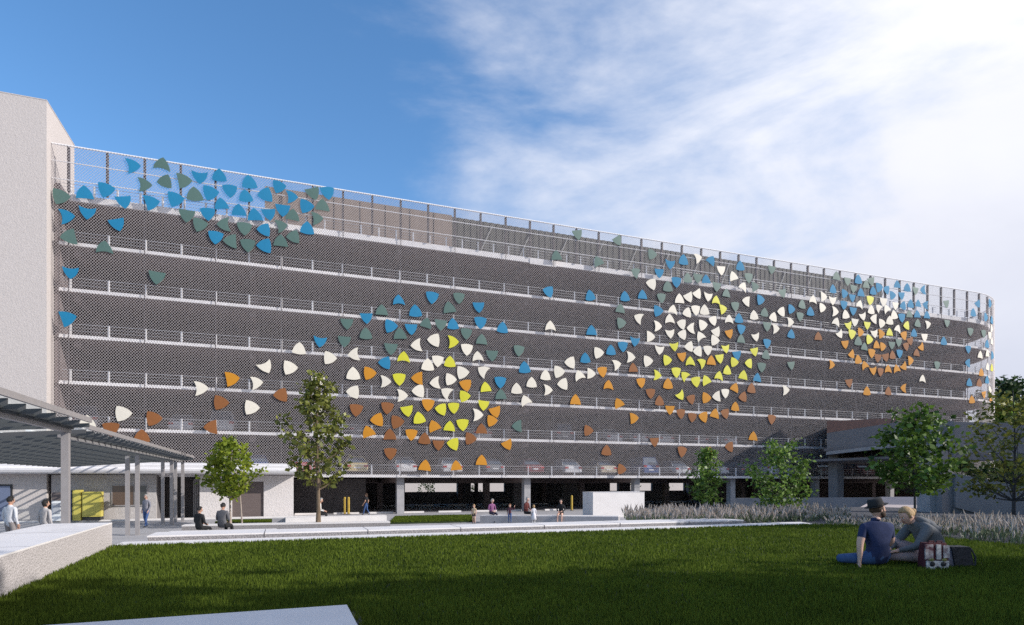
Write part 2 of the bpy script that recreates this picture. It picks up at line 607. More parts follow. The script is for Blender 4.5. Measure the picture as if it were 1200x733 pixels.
RAILS = []
for k, zc in enumerate(ZS):
    th = 0.17 if k < 6 else 0.38
    sl_ = MB()
    pts = outline(0.5, 0.3)
    sl_.prism([(p.x, p.y, zc - th / 2) for p in pts], (0, 0, th))
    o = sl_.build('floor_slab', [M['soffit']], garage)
    # pale edge beam round the slab
    e = MB()
    pi, po = outline(0.55, 0.3)[:-1], outline(0.38, 0.3)[:-1]
    for i in range(len(pi) - 1):
        a0, a1, b0, b1 = po[i], po[i + 1], pi[i], pi[i + 1]
        zt_, zb_ = zc + th / 2 + 0.02, zc - th / 2 - 0.02
        q = [(a0.x, a0.y, zb_), (a1.x, a1.y, zb_), (b1.x, b1.y, zb_), (b0.x, b0.y, zb_)]
        e.prism(q, (0, 0, zt_ - zb_))
    if k == 6:
        e.fbox(33.0, 35.4, 0.30, 0.376, zc - th / 2 - 0.14, zc + th / 2 - 0.02)
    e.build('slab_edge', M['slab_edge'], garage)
    # deep beams under the slab
    bm_ = MB()
    for j in range(9):
        t_ = 1.1 + 10.65 * j
        if t_ < TA:
            bm_.fbox(t_ - 0.2, t_ + 0.2, 1.2, 23.2, zc - th / 2 - 0.42, zc - th / 2 - 0.003)
    bm_.fbox(0.6, TA, 11.6, 12.1, zc - th / 2 - 0.5, zc - th / 2 - 0.004)
    bm_.build('beam', M['soffit'], garage)
    # guard rail on the edge
    nrail = 0
    step = 2.14 if k < 6 else 1.32
    t_ = 0.87
    while t_ < TA + RC * math.pi:
        p = P(t_, 0.62)
        z0_ = zc + th / 2
        rl = MB()
        rl.box(p.x - 0.045, p.x + 0.045, p.y - 0.045, p.y + 0.045, z0_, z0_ + 0.80)
        t_ += step
        RAILS.append((t_ if k < 6 else t_ * 1.0, rl, garage))
    cb = MB()
    path = [P(0.4, 0.60), P(TA, 0.60)] + [P(TA + RC * math.pi * i / 30, 0.60) for i in range(1, 31)]
    for dz, rr in ((0.32, 0.010), (0.54, 0.010), (0.76, 0.018)):
        cb.tube([(p.x, p.y, zc + th / 2 + dz) for p in path], rr, 4)
    cb.build('guard_cable', M['cable'], garage)

rest = MB()
for t_r, mb_, par_ in RAILS:
    if t_r < 30.5:
        mb_.build('rail_post', M['rail'], par_)
    else:
        b_ = len(rest.v)
        rest.v += mb_.v
        rest.f += [tuple(i + b_ for i in f_) for f_ in mb_.f]
        rest.m += mb_.m
tag(rest.build('rail_post', M['rail'], garage), kind='stuff')
# interior back wall, columns
bw = MB()
for k in range(0, 6):
    z0_, z1_ = ZS[k] + 0.088, ZS[k + 1] - (0.088 if k < 5 else 0.193)
    bw.fbox(0.284, TA + 2, 22.6, 22.9, z0_, z1_)
bw.fbox(0.02, 0.28, 0.6, 23, 0, ZS[6] + 0.9)
for k in range(-1, 6):
    cv = [P(TA + RC * R(64 + i * 6), 1.2) for i in range(20)]
    zt2_ = ZS[k + 1] - (0.088 if k < 5 else 0.193)
    for i in range(len(cv) - 1):
        a0, a1 = cv[i], cv[i + 1]
        zl_ = ZS[k] + 0.088 if k >= 0 else 0.017
        bw.prism([(a0.x, a0.y, zl_), (a1.x, a1.y, zl_), (a1.x, a1.y, zt2_), (a0.x, a0.y, zt2_)], (Vector((a0.x, a0.y, 0)) - P(TA, RC)).normalized() * -0.15)
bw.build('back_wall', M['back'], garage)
# ground storey rear wall with window openings, laid out as bays
gw = MB()
opens = [(26.8, 33.1), (34.6, 38.8), (53.2, 54.9), (56.2, 59.5), (61.2, 64.6)]
t_prev = 0.6
for a_, b_ in opens:
    gw.fbox(t_prev, a_, 22.6, 22.9, 0, 2.86)
    gw.fbox(a_, b_, 22.6, 22.9, 0, 1.35)
    t_prev = b_
gw.fbox(t_prev, TA + 2, 22.6, 22.9, 0, 2.80)
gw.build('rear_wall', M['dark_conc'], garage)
for j in range(9):
    t_ = 1.1 + 10.65 * j
    for v_ in (1.0, 11.8, 21.8):
        c_ = MB()
        c_.fbox(t_ - 0.28, t_ + 0.28, v_, v_ + 0.6, 0.017, ZS[0] - 0.088)
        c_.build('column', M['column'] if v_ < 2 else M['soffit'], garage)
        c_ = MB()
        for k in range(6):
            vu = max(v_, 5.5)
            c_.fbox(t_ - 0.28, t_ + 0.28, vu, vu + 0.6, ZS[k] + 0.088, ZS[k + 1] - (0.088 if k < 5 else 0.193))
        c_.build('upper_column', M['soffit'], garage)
# stair cores / dark partitions inside the ground storey
for a_, b_, v_ in ((12.5, 20.5, 7), (36.0, 37.6, 12), (42.5, 44.5, 14)):
    pt = MB()
    pt.fbox(a_, b_, v_, v_ + 0.3, 0.017, ZS[0] - 0.2)
    pt.build('partition_wall', M['dark_conc'], garage)
bd = MB()
bd.fbox(34.6, 35.0, 21.0, 21.3, 0.017, 2.7)
bd.build('pipe', M['post'], garage)

# solid brown spandrel low on the right where the road ramp joins
br = MB()
seg = [P(68.5 + i * 2.2, 0.75) for i in range(0, 9)] + [P(TA + RC * math.pi * i / 16, 0.75) for i in range(0, 15)]
for i in range(len(seg) - 1):
    a0, a1 = seg[i], seg[i + 1]
    nrm = Vector((-(a1 - a0).y, (a1 - a0).x, 0)).normalized() * 0.18
    br.prism([(a0.x, a0.y, ZS[1] + 0.16), (a1.x, a1.y, ZS[1] + 0.16), (a1.x + nrm.x, a1.y + nrm.y, ZS[1] + 0.16), (a0.x + nrm.x, a0.y + nrm.y, ZS[1] + 0.16)], (0, 0, 1.75))
br.build('spandrel', M['ramp_brown'], garage)

# screen posts behind the wire
t_ = 0.87
while t_ < TA + RC * 2.6:
    po_ = MB()
    a_ = P(t_, 0.16)
    tv = (P(t_ + 0.05, 0.16) - P(t_ - 0.05, 0.16)).normalized()
    nv = Vector((-tv.y, tv.x, 0))
    w_ = 0.13 if True else 0.1
    zb_ = 21.19
    po_.prism([a_ - tv * w_ / 2 + Vector((0, 0, zb_)), a_ + tv * w_ / 2 + Vector((0, 0, zb_)), a_ + tv * w_ / 2 + nv * 0.2 + Vector((0, 0, zb_)), a_ - tv * w_ / 2 + nv * 0.2 + Vector((0, 0, zb_))], (0, 0, ZT - zb_))
    t_ += 2.14
    po_.build('screen_post', M['post'], garage)
th_ = MB()
t_ = 0.87
while t_ < TA + RC * 2.6:
    a_ = P(t_, 0.2)
    th_.box(a_.x - 0.022, a_.x + 0.022, a_.y - 0.022, a_.y + 0.022, ZS[0], 21.18)
    t_ += 2.14 * 2
th_.build('screen_stay', M['post'], garage)
rr_ = MB()
path = [P(0.0, 0.06), P(TA, 0.06)] + [P(TA + RC * 2.7 * i / 30, 0.06) for i in range(1, 31)]
rr_.tube([(p.x, p.y, ZT) for p in path], 0.055, 6)
for z_ in (23.0, 21.87):
    rr_.tube([(p.x, p.y, z_) for p in path], 0.034, 5)
rr_.build('screen_rail', M['rail'], garage)

# the woven wire itself: diagonal bars in short lengths, real gaps between them
PT, PZ, WW = 0.172, 0.198, 0.0175
slope = PZ / PT
tmax = TA + RC * 2.65
segs = []
for sgn in (1, -1):
    H = ZT - (ZS[0] - 0.05)
    span = H / slope
    nl = int((tmax + span) / PT)
    for i in range(nl):
        c0 = i * PT - (span if sgn > 0 else 0)
        if sgn > 0:
            ta_, tb_ = max(0, c0), min(tmax, c0 + span)
            za_, zb_ = ZS[0] - 0.05 + (ta_ - c0) * slope, ZS[0] - 0.05 + (tb_ - c0) * slope
        else:
            ta_, tb_ = max(0, c0 - span), min(tmax, c0)
            za_, zb_ = ZS[0] - 0.05 + (c0 - ta_) * slope, ZS[0] - 0.05 + (c0 - tb_) * slope
        if tb_ - ta_ < 0.01:
            continue
        n_ = max(1, int((tb_ - ta_) / 0.42))
        u = np.linspace(0, 1, n_ + 1)
        tt = ta_ + (tb_ - ta_) * u
        zz = za_ + (zb_ - za_) * u
        segs.append(np.stack([tt[:-1], zz[:-1], tt[1:], zz[1:], np.full(n_, sgn)], 1))
S = np.concatenate(segs)


def Pn(t, v):
    x = OX + t * D1.x + v * NV.x
    y = OY + t * D1.y + v * NV.y
    a = np.maximum(0, (t - TA)) / RC
    cx = OX + TA * D1.x + RC * NV.x
    cy = OY + TA * D1.y + RC * NV.y
    nx = NV.x * np.cos(a) - D1.x * np.sin(a)
    ny = NV.y * np.cos(a) - D1.y * np.sin(a)
    x2 = cx - nx * (RC - v)
    y2 = cy - ny * (RC - v)
    m_ = t > TA
    return np.where(m_, x2, x), np.where(m_, y2, y)


ln = math.hypot(1, slope)
pt_, pz_ = -slope / ln * WW / 2, 1 / ln * WW / 2    # half width, perpendicular to a rising bar
ns = len(S)
V = np.zeros((ns, 6, 3), np.float32)
for e_, (it, iz) in enumerate(((0, 1), (2, 3))):
    for q, (k_, v_) in enumerate(((-1, 0.0), (0, -WW * 0.5), (1, 0.0))):
        tq = S[:, it] + k_ * pt_ * S[:, 4]
        zq = S[:, iz] + k_ * pz_
        x, y = Pn(tq, v_ - 0.01 * S[:, 4])
        V[:, e_ * 3 + q] = np.stack([x, y, zq], 1)
b_ = np.arange(ns)[:, None] * 6
Q = np.concatenate([b_ + np.array([[0, 3, 4, 1]]), b_ + np.array([[1, 4, 5, 2]])])
np_mesh('wire_screen', V.reshape(-1, 3), Q, M['wire'], parent=garage)

# coloured petal plates bolted on the wire
PET = "4.43 23.35 B 15 c;2.98 21.55 B 20 r;0.50 20.70 G 9 r;1.83 21.05 B 90 f;3.99 21.00 B -81 f;1.97 19.99 B -90 c;0.76 19.45 B 8 c;3.62 19.46 B -76 f;1.06 18.20 G -172 f;2.93 17.66 G 90 c;1.06 16.01 B -90 c;5.92 16.26 G -90 f;0.84 12.95 B 16 f;6.23 23.67 G 81 c;6.42 22.65 G -170 r;7.45 22.90 G 9 f;5.10 22.22 G 9 c;8.47 23.43 B -90 c;9.70 23.58 B 94 r;9.11 22.36 B 9 r;10.36 22.75 B -90 r;8.18 22.02 G 94 r;6.98 21.58 B 9 r;5.53 21.11 B 19 f;9.83 21.61 B 99 f;7.70 20.67 G -90 f;8.98 20.94 B -90 r;10.93 21.34 B 94 f;8.47 20.08 G 8 r;10.09 20.32 G -171 c;9.47 19.40 B -90 r;10.49 19.22 G -172 f;11.60 23.44 B 94 r;13.52 23.52 B 9 r;15.84 23.51 G -69 f;16.86 23.68 B -85 r;12.69 22.79 B -170 r;11.37 22.43 B 94 r;14.31 22.91 B 9 c;16.51 22.56 G 90 f;15.36 22.42 B 8 r;13.80 21.98 B -85 f;12.87 21.54 B -80 f;14.46 21.54 G 90 f;16.03 21.62 G 8 c;11.96 21.16 B 99 f;11.29 20.27 G -85 r;12.60 20.31 B -171 r;13.61 20.71 G 18 c;15.45 20.77 B 90 r;14.55 20.09 G -172 r;11.51 19.13 G -90 r;12.64 19.19 B -172 r;13.66 19.57 G 90 f;3.92 6.99 W 2 r;5.69 6.73 R 2 r;8.45 8.88 W 3 c;1.98 6.25 W 90 c;3.29 6.01 R -90 r;5.04 5.46 R 90 r;10.41 9.65 A 14 f;11.98 9.45 W 13 c;12.61 10.71 W -60 c;14.24 10.68 W 3 r;14.90 12.03 W 90 r;16.98 11.57 W 4 r;16.20 9.84 W -90 r;16.10 7.77 W 90 r;9.75 7.98 R 2 r;11.70 7.72 W 2 r;13.72 8.70 R -177 r;9.27 6.27 R -178 f;16.34 12.82 B -90 c;18.24 14.28 G -90 f;19.65 14.82 B -90 f;20.78 15.34 G 90 f;22.07 16.22 B 90 c;23.34 15.55 B 90 r;21.42 14.30 B 5 r;23.01 14.30 B -90 f;19.61 13.50 G 90 r;18.06 12.96 G -90 f;22.16 13.67 G 100 f;21.47 12.68 G -90 f;18.85 11.98 W -175 c;21.06 11.49 B -176 r;22.44 11.91 Y 90 c;23.53 13.03 W -175 c;24.65 16.86 B -90 r;26.80 17.04 G -90 r;26.02 16.05 G 100 f;28.42 16.52 B -90 f;24.17 14.68 G 80 f;25.33 14.84 G -90 f;26.31 14.82 B 90 r;28.57 15.27 B -90 r;30.44 14.90 B 90 r;24.84 13.51 W -175 r;26.21 13.48 Y 4 c;27.45 13.04 W -90 r;27.40 14.29 G -90 r;28.67 13.77 G 90 f;28.36 12.38 W 100 c;29.55 12.76 G -90 f;31.86 13.28 G -90 r;25.09 11.96 W -90 r;26.06 11.84 Y 90 r;24.30 11.48 W 90 r;32.36 11.80 B 90 r;18.69 10.45 W 90 r;19.84 10.63 A 3 r;20.96 10.07 W 3 c;22.10 10.38 Y -90 r;23.59 10.47 A -176 f;18.73 9.17 W -177 r;22.22 9.07 W 2 c;23.63 9.50 W -177 r;18.91 7.90 R -90 r;21.20 8.15 R -90 r;22.70 8.01 Y -79 f;24.33 8.52 A -90 r;27.05 11.13 W 3 r;28.88 11.32 W 154 c;24.99 10.22 W -176 c;26.08 10.53 W 3 r;27.36 10.19 A -79 r;29.01 9.99 Y 100 f;30.25 10.61 B -90 r;25.87 9.45 W 152 c;27.22 9.27 Y 2 r;30.30 9.46 G 90 f;28.84 8.72 Y -90 f;25.40 8.17 Y 172 r;26.37 8.37 Y -90 r;29.81 8.22 A -68 f;28.24 7.83 W 2 c;20.49 7.17 A -177 r;21.90 7.06 R 1 r;23.63 7.36 Y 100 r;19.80 6.17 A 109 f;21.39 5.98 R 90 f;23.03 6.18 A -90 r;24.05 5.77 R 90 r;21.43 4.71 R -90 r;24.08 3.66 A 79 f;24.82 6.76 A 110 f;26.03 6.76 Y 90 f;27.10 7.08 Y -90 r;29.50 7.41 A 2 r;28.66 6.63 R 90 f;25.15 5.46 R -90 f;26.37 5.49 Y 171 r;27.70 5.94 R 1 r;30.84 5.58 A -68 f;28.66 4.12 A 90 f;26.58 3.68 A 90 f;31.80 7.06 G -178 f;31.66 10.04 W 90 r;32.98 10.61 W 90 r;34.23 11.29 W 90 r;35.41 11.72 W 3 r;36.54 12.57 W -176 r;32.49 9.08 W 111 c;34.35 10.13 W 3 c;35.86 10.72 W -176 r;36.99 9.34 A 90 f;37.40 11.43 W 112 c;38.38 11.75 W 3 f;37.92 12.97 B 90 r;39.15 13.58 W 4 r;40.40 13.83 B 90 r;40.88 12.65 W 12 c;39.56 12.03 A -78 r;40.16 10.75 A 90 c;41.19 9.27 A 112 f;38.16 6.88 R 1 r;34.51 18.35 B -67 r;38.38 18.36 B -22 r;34.68 15.37 W 90 c;38.51 15.34 B 90 f;41.32 17.50 G 90 f;41.38 16.34 G 5 r;37.18 23.53 G -78 f;41.03 23.53 G -54 f;35.23 21.33 G 101 f;39.18 21.35 G 113 f;44.52 22.73 G 7 r;42.92 20.90 G 159 f;46.45 22.20 B -90 c;47.88 22.59 B 90 r;45.30 21.24 B -90 f;47.12 20.62 B -90 r;44.51 20.09 W 57 r;41.79 18.63 B 90 r;43.56 18.94 B 90 f;46.20 19.98 G 90 r;45.53 19.01 G -90 r;45.14 17.76 B 5 r;46.74 17.92 W 78 c;43.27 16.92 W 157 c;49.39 22.99 W 23 c;50.91 22.94 B 57 f;52.07 22.31 W -90 f;48.34 21.00 G 90 r;49.45 21.27 G -90 f;50.37 21.09 B 90 f;51.56 20.73 G -90 f;47.45 18.98 W 96 f;48.42 19.39 W -65 f;49.39 19.78 W -53 f;50.60 19.71 W -90 c;51.50 19.27 Y 90 c;52.22 18.61 Y 13 f;48.29 17.89 W 78 r;49.22 18.28 W -90 r;50.20 18.27 W 90 r;51.16 17.48 W -65 r;46.42 17.04 W 90 c;47.72 16.82 W 167 r;48.81 16.54 W -174 c;49.97 16.93 W 5 r;45.04 16.39 W 5 c;46.43 15.95 W -78 c;47.78 15.88 W -65 r;51.49 16.48 W -65 f;49.79 15.80 W 126 c;51.31 15.64 W 4 r;52.99 17.64 W 90 c;54.12 17.86 B 90 r;54.39 16.98 B -90 r;52.99 16.46 A -77 f;54.37 15.92 G 90 f;44.30 15.40 W 4 f;45.32 14.40 W -90 c;46.87 14.81 Y -84 c;48.52 14.84 W -53 r;49.49 14.48 W -175 r;50.55 14.71 W -90 r;52.57 15.05 Y -77 c;53.88 14.52 B -77 f;46.10 13.43 Y 3 r;47.71 13.93 A -77 f;48.63 13.38 Y 90 c;49.84 13.40 Y 28 c;50.95 13.63 A 90 f;51.90 14.07 Y -83 f;53.54 13.76 Y 3 r;55.32 13.77 Y -176 r;55.07 19.64 W 177 f;52.66 20.07 G 90 f;53.69 19.07 G -90 r;42.78 14.95 B -90 c;41.58 14.36 B -90 r;42.26 13.42 W 4 c;44.08 13.21 W 3 r;42.62 12.42 R 90 f;54.28 22.83 B 90 r;58.05 23.09 G -90 f;53.49 21.75 W 115 f;55.27 21.95 G -90 r;54.59 20.88 W 66 c;55.95 21.12 G 6 f;59.39 20.96 G -76 f;56.65 19.95 B 5 r;57.16 18.73 G 90 r;55.90 18.33 W 90 r;58.24 18.41 W 77 r;59.28 19.06 W -174 r;60.46 19.43 B 5 r;61.85 19.98 G 90 r;61.59 18.86 G -90 r;62.93 19.37 B 90 r;63.27 20.56 W 90 c;60.26 18.13 W 5 c;56.08 16.43 W -77 c;58.44 17.32 W 4 c;57.48 17.57 G -90 f;57.48 15.89 B -90 r;60.46 16.93 B 90 r;63.95 16.96 R 90 f;57.34 14.68 G 90 r;55.95 15.00 Y -77 f;56.82 13.56 G -90 r;60.46 14.00 G -77 f;52.76 12.90 Y 90 r;54.62 12.51 Y 83 f;56.29 12.38 B 83 f;43.42 11.31 A -84 r;44.40 10.42 R -90 r;46.22 11.24 A 90 r;45.32 9.68 R 90 r;47.50 10.40 Y -54 c;46.43 9.07 A -90 f;47.60 8.74 R -90 r;42.61 8.09 A 10 f;44.99 12.01 Y 3 c;47.10 12.46 Y -84 r;48.10 12.09 Y 136 c;49.24 11.73 Y -83 r;50.40 11.80 Y 114 f;51.82 12.26 Y 77 c;48.71 10.08 R -77 r;50.35 10.25 A 2 r;51.64 10.45 W -177 f;52.54 10.84 W -83 r;53.62 11.30 A 66 f;55.60 11.35 R 90 r;54.61 10.55 R -53 r;53.69 9.52 A 90 r;48.84 8.45 R -90 r;50.11 8.50 A 173 r;51.34 8.75 A 77 f;52.54 8.93 R -77 r;39.96 5.15 R 90 r;41.41 3.61 R 0 r;44.80 6.15 R -90 f;47.72 5.29 R 26 r;50.75 5.22 A 90 r;53.06 5.80 R -178 r;58.05 8.61 R -90 r;55.80 6.75 A 90 f;65.65 14.34 A 3 c;59.68 11.44 W 2 c;68.08 12.71 R -76 f;66.38 23.27 G 90 f;67.87 23.09 G -90 f;69.38 23.30 B 90 r;71.17 23.47 G -76 f;70.48 22.88 G 90 f;68.71 22.42 G -90 f;65.91 21.93 B 90 r;67.45 21.70 B 6 r;68.54 21.46 B -90 f;69.74 21.95 B 90 f;71.47 22.36 B 90 r;72.28 22.87 B 6 r;73.43 22.76 B -75 r;71.04 21.45 Y -90 r;64.58 21.08 W 6 f;65.85 20.95 W -90 c;72.96 21.51 W -90 f;69.56 20.72 W 76 c;71.18 20.37 W -27 r;72.34 20.67 W 147 c;67.38 20.59 B -90 r;68.65 20.13 B -90 f;64.46 19.97 W 5 r;66.09 19.74 W 5 c;67.63 19.53 W 103 r;69.97 19.71 W -76 c;71.64 19.51 W 177 f;68.89 18.99 W -90 f;72.68 19.15 W 5 r;66.32 18.61 W 77 c;67.98 18.59 Y -76 c;70.62 18.83 Y -90 f;74.96 23.39 B 90 f;76.46 23.24 B 90 r;77.72 23.20 G -90 f;79.00 23.34 B -173 c;74.24 22.25 B 6 r;75.61 22.44 B -90 f;74.70 21.27 W -90 f;75.87 21.30 B -174 r;76.98 21.56 B 90 r;78.12 21.68 B 90 f;79.39 21.75 B 178 c;73.48 20.65 W 117 c;74.51 20.14 W 104 r;75.66 20.07 B -90 r;76.79 20.41 G 90 f;77.98 20.52 B 90 f;79.47 20.57 B 90 f;78.05 19.59 G 90 r;76.40 19.24 Y -174 r;79.55 19.63 W 12 c;73.86 19.49 W 90 r;75.03 18.68 W 76 c;82.54 22.28 G -75 f;71.62 18.08 W -76 c;66.77 17.58 W -50 c;68.50 17.68 Y 141 r;69.65 17.96 A 4 r;72.58 18.03 A 4 f;73.84 18.22 Y 90 f;70.89 17.31 Y 4 r;67.54 16.62 A -83 f;69.35 16.95 G 90 r;70.22 16.42 G 90 f;71.95 16.74 A 90 f;72.82 16.72 A 4 r;74.17 17.05 G -90 f;71.25 15.96 A -90 r;72.13 15.57 R -90 f;73.27 15.70 R -76 f;74.27 15.87 R 90 r;68.43 15.62 A -50 f;69.35 15.06 A 103 r;70.34 14.49 A 117 c;71.45 14.20 A -76 c;72.52 14.09 R -90 r;73.64 14.29 A 90 c;75.97 18.18 A -75 r;76.89 17.69 R -75 f;77.49 18.49 B 90 r;79.10 18.29 W -90 f;82.13 17.97 B 90 r;75.19 17.39 G -90 f;76.30 17.04 R -75 r;78.56 17.17 A -48 c;77.88 16.36 R 90 f;75.32 16.21 B -90 r;76.89 15.53 A 3 f;75.90 14.90 A -49 c;74.92 14.42 A 104 c;81.08 15.35 G -90 r;82.67 20.14 G -90 f;78.81 13.58 W 90 c;70.58 11.86 A 90 r;73.64 12.02 R 90 r;76.02 12.53 A -176 c;87.73 22.77 B -59 f;86.97 21.59 B 90 r;90.46 23.15 B 0 r;89.36 21.39 B 0 r;91.11 21.28 B 90 r;90.98 20.31 W 0 f;90.46 19.48 W -90 r;86.49 19.51 G -90 r;88.90 19.51 G -90 r;89.68 18.30 B 90 r;86.14 17.49 B -90 r;88.20 16.88 W 90 f;89.76 17.21 W 90 f;91.31 17.22 B 0 r;86.14 15.90 B 180 f;89.81 15.71 W 90 r;91.14 15.73 Y 90 r;88.41 14.92 A 90 r;89.68 14.18 B 90 r;86.31 13.66 B 90 r;90.41 13.11 W 0 f;88.94 12.57 A -80 f;86.74 11.73 A 90 r;90.83 12.04 A 90 r;88.01 13.71 R 90 r;91.14 18.78 W 90 f"
CN = {'B': ('blue_petal', 'blue'), 'G': ('green_petal', 'green'), 'W': ('white_petal', 'white'), 'Y': ('yellow_petal', 'yellow'),
      'A': ('amber_petal', 'amber'), 'R': ('rust_petal', 'rust')}


def petal_outline(ang, kind, r0=0.565):
    vs = [(math.cos(R(ang + a)) * r0, math.sin(R(ang + a)) * r0) for a in (0, 120, 240)]
    bul = {'r': (0.075, 0.055, 0.075), 'f': (0.07, -0.01, 0.07), 'c': (0.08, -0.08, 0.06)}[kind]
    pts = []
    for i in range(3):
        a_, b2 = vs[i], vs[(i + 1) % 3]
        mx_, my_ = (a_[0] + b2[0]) / 2, (a_[1] + b2[1]) / 2
        nx, ny = mx_, my_
        l_ = math.hypot(nx, ny)
        nx, ny = nx / l_, ny / l_
        for j in range(6):
            u = j / 6
            k = 4 * u * (1 - u) * bul[i] * 1.6
            pts.append((a_[0] + (b2[0] - a_[0]) * u + nx * k, a_[1] + (b2[1] - a_[1]) * u + ny * k))
    return pts


rp = random.Random(5)
plist = {}
for rec in PET.split(';'):
    t_, z_, c_, a_, k_ = rec.split()
    plist.setdefault(c_, []).append((float(t_), float(z_), float(a_), k_))
for c_, lst in plist.items():
    nm, mk = CN[c_]
    lst.sort(key=lambda q: q[0])
    extra = MB()
    for i, (t_, z_, a_, k_) in enumerate(lst):
        mb = MB() if i < 100 else extra
        sc_ = 1.0 + rp.uniform(-0.06, 0.06)
        ol = petal_outline(a_ + rp.uniform(-5, 5), k_)
        front, backp = [], []
        yaw = rp.uniform(-0.05, 0.05)
        for (du, dz) in ol:
            v_ = -0.10 - yaw * du
            front.append(P(t_ + du * sc_, v_, z_ + dz * sc_))
            backp.append(P(t_ + du * sc_, v_ + 0.016, z_ + dz * sc_))
        b = len(mb.v)
        n_ = len(front)
        cen = P(t_, -0.105, z_)
        mb.v += [tuple(p) for p in front] + [tuple(p) for p in backp] + [tuple(cen)]
        for q in range(n_):
            q2 = (q + 1) % n_
            mb.f.append((b + q, b + q2, b + 2 * n_))
            mb.f.append((b + q2, b + q, b + n_ + q, b + n_ + q2))
            mb.m += [0, 0]
        mb.f.append(tuple(b + n_ + q for q in range(n_)))
        mb.m.append(0)
        if i < 100:
            mb.build(nm, M[mk], garage)
    if extra.v:
        o = extra.build(nm, M[mk], garage)
        tag(o, kind='stuff')

# rooftop: tan stair head and a dark corrugated plant screen with raking braces
rt = thing('rooftop_plant_screen', 'dark corrugated screen with raking braces standing on the top deck of the garage', 'plant screen', F(24, 8.5, ZS[6] + 0.25))
m_ = MB()
t_ = 28.6
while t_ < 84:
    m_.fbox(t_, t_ + 0.32, 9.0, 9.12, ZS[6] + 0.26, 27.35)
    m_.fbox(t_ + 0.32, t_ + 0.64, 9.06, 9.18, ZS[6] + 0.26, 27.35)
    t_ += 0.64
m_.build('corrugated_panel', M['corr'], rt)
for j in range(14):
    m_ = MB()
    a_ = F(30 + j * 4.0, 8.9, ZS[6] + 0.3)
    b2 = F(32.6 + j * 4.0, 8.9, 27.0)
    m_.tube([a_, b2], 0.06, 5)
    m_.build('brace', M['brace'], rt)
st = thing('rooftop_stair_head', 'tan clad stair enclosure on the top deck of the garage', 'rooftop enclosure', F(13, 9, ZS[6] + 0.25))
m_ = MB()
m_.fbox(12.4, 28.5, 8.4, 14.0, ZS[6] + 0.26, 27.2)
m_.build('cladding', M['tan'], st)
for j in range(7):
    m_ = MB()
    m_.fbox(13.6 + j * 2.2, 13.72 + j * 2.2, 8.33, 8.397, ZS[6] + 0.27, 27.15)
    m_.build('rib', M['tan'], st)

# ------------------------------------------------------------------ stair tower at the left end
tw = thing('stair_tower', 'tall pale rendered stair tower at the left end of the garage', 'stair tower', F(-6, 2, 0))
m_ = MB()
m_.fbox(-16, -0.02, -0.74, 4.75, 0, 26.3)
m_.build('tower_wall', M['stucco'], tw)
m_ = MB()
m_.fbox(-16.02, 0.0, -0.755, 4.77, 26.303, 26.36)
m_.build('coping', M['stucco'], tw)
m_ = MB()
m_.fbox(-4.75, -1.75, -0.80, -0.75, 0.0, 2.35)
fr = m_.build('door_frame', M['black'], tw)
m_ = MB()
m_.fbox(-4.6, -2.55, -0.86, -0.802, 0.02, 2.25)
m_.build('door', M['door_grey'], tw)
m_ = MB()
m_.fbox(-2.45, -1.85, -0.86, -0.802, 0.02, 2.25)
m_.build('side_panel', M['door_blue'], tw)

# ------------------------------------------------------------------ lobby building
def tx(x, v, z=None):
    """t along the facade for photo column x on the plane v"""
    k = (x - 600) / 720
    ox, oy = OX + v * NV.x, OY + v * NV.y
    return (k * oy - ox) / (D1.x - k * D1.y)


lb = thing('entrance_building', 'low pale entrance building with a white overhanging roof against the foot of the garage', 'entrance building', F(4, -1, 0))
VW = -0.5
e_ = [tx(x, VW) for x in (60, 183, 234, 272, 309, 344)]
WT = 2.95
m_ = MB()
m_.fbox(e_[0], e_[1], VW, VW + 0.3, 0, WT)
m_.build('wall', M['lobby_wall'], lb)
m_ = MB()
m_.fbox(e_[2], e_[3], VW, VW + 0.3, 0, WT)
m_.fbox(e_[3], e_[4], VW, VW + 0.3, 2.52, WT)
m_.fbox(e_[4], e_[5], VW, VW + 0.3, 0, WT)
m_.fbox(e_[5] - 0.3, e_[5], VW + 0.302, 7, 0, WT)
m_.build('pale_wall', M['lobby_light'], lb)
m_ = MB()
m_.fbox(e_[3], e_[4], VW + 0.12, VW + 0.2, 0.02, 2.515)
m_.build('roller_shutter', M['shutter'], lb)
# recessed entrance
m_ = MB()
m_.fbox(e_[1], e_[2], 3.2, 3.4, 0, WT)
m_.fbox(e_[1] - 0.12, e_[1], VW + 0.302, 3.19, 0, WT)
m_.fbox(e_[2], e_[2] + 0.12, VW + 0.302, 3.19, 0, WT)
m_.build('recess', M['dark_conc'], lb)
m_ = MB()
a_, b2 = e_[1] + 2.0, e_[2] - 0.1
m_.fbox(a_, b2, 1.5, 1.54, 0.05, 2.6)
gd = m_.build('glass_door', M['win'], lb)
m_ = MB()
for i in range(5):
    tt = a_ + (b2 - a_) * i / 4
    m_.fbox(tt - 0.04, tt + 0.04, 1.44, 1.499, 0.05, 2.6)
m_.fbox(a_, b2, 1.44, 1.498, 2.602, 2.7)
m_.build('door_frame', M['steel'], gd)
m_ = MB()
wa, wb, wc = tx(132, VW), tx(157, VW), tx(172, VW)
m_.fbox(wa, wb, VW - 0.03, VW - 0.004, 1.0, 2.25)
wn = m_.build('window', M['win_brown'], lb)
m_ = MB()
m_.fbox(wb + 0.04, wc, VW - 0.03, VW - 0.004, 1.0, 2.25)
m_.build('window', M['win'], lb)
m_ = MB()
for q in ((wa - 0.06, wa - 0.004), (wb + 0.004, wb + 0.036), (wc + 0.004, wc + 0.06)):
    m_.fbox(q[0], q[1], VW - 0.06, VW - 0.004, 0.94, 2.31)
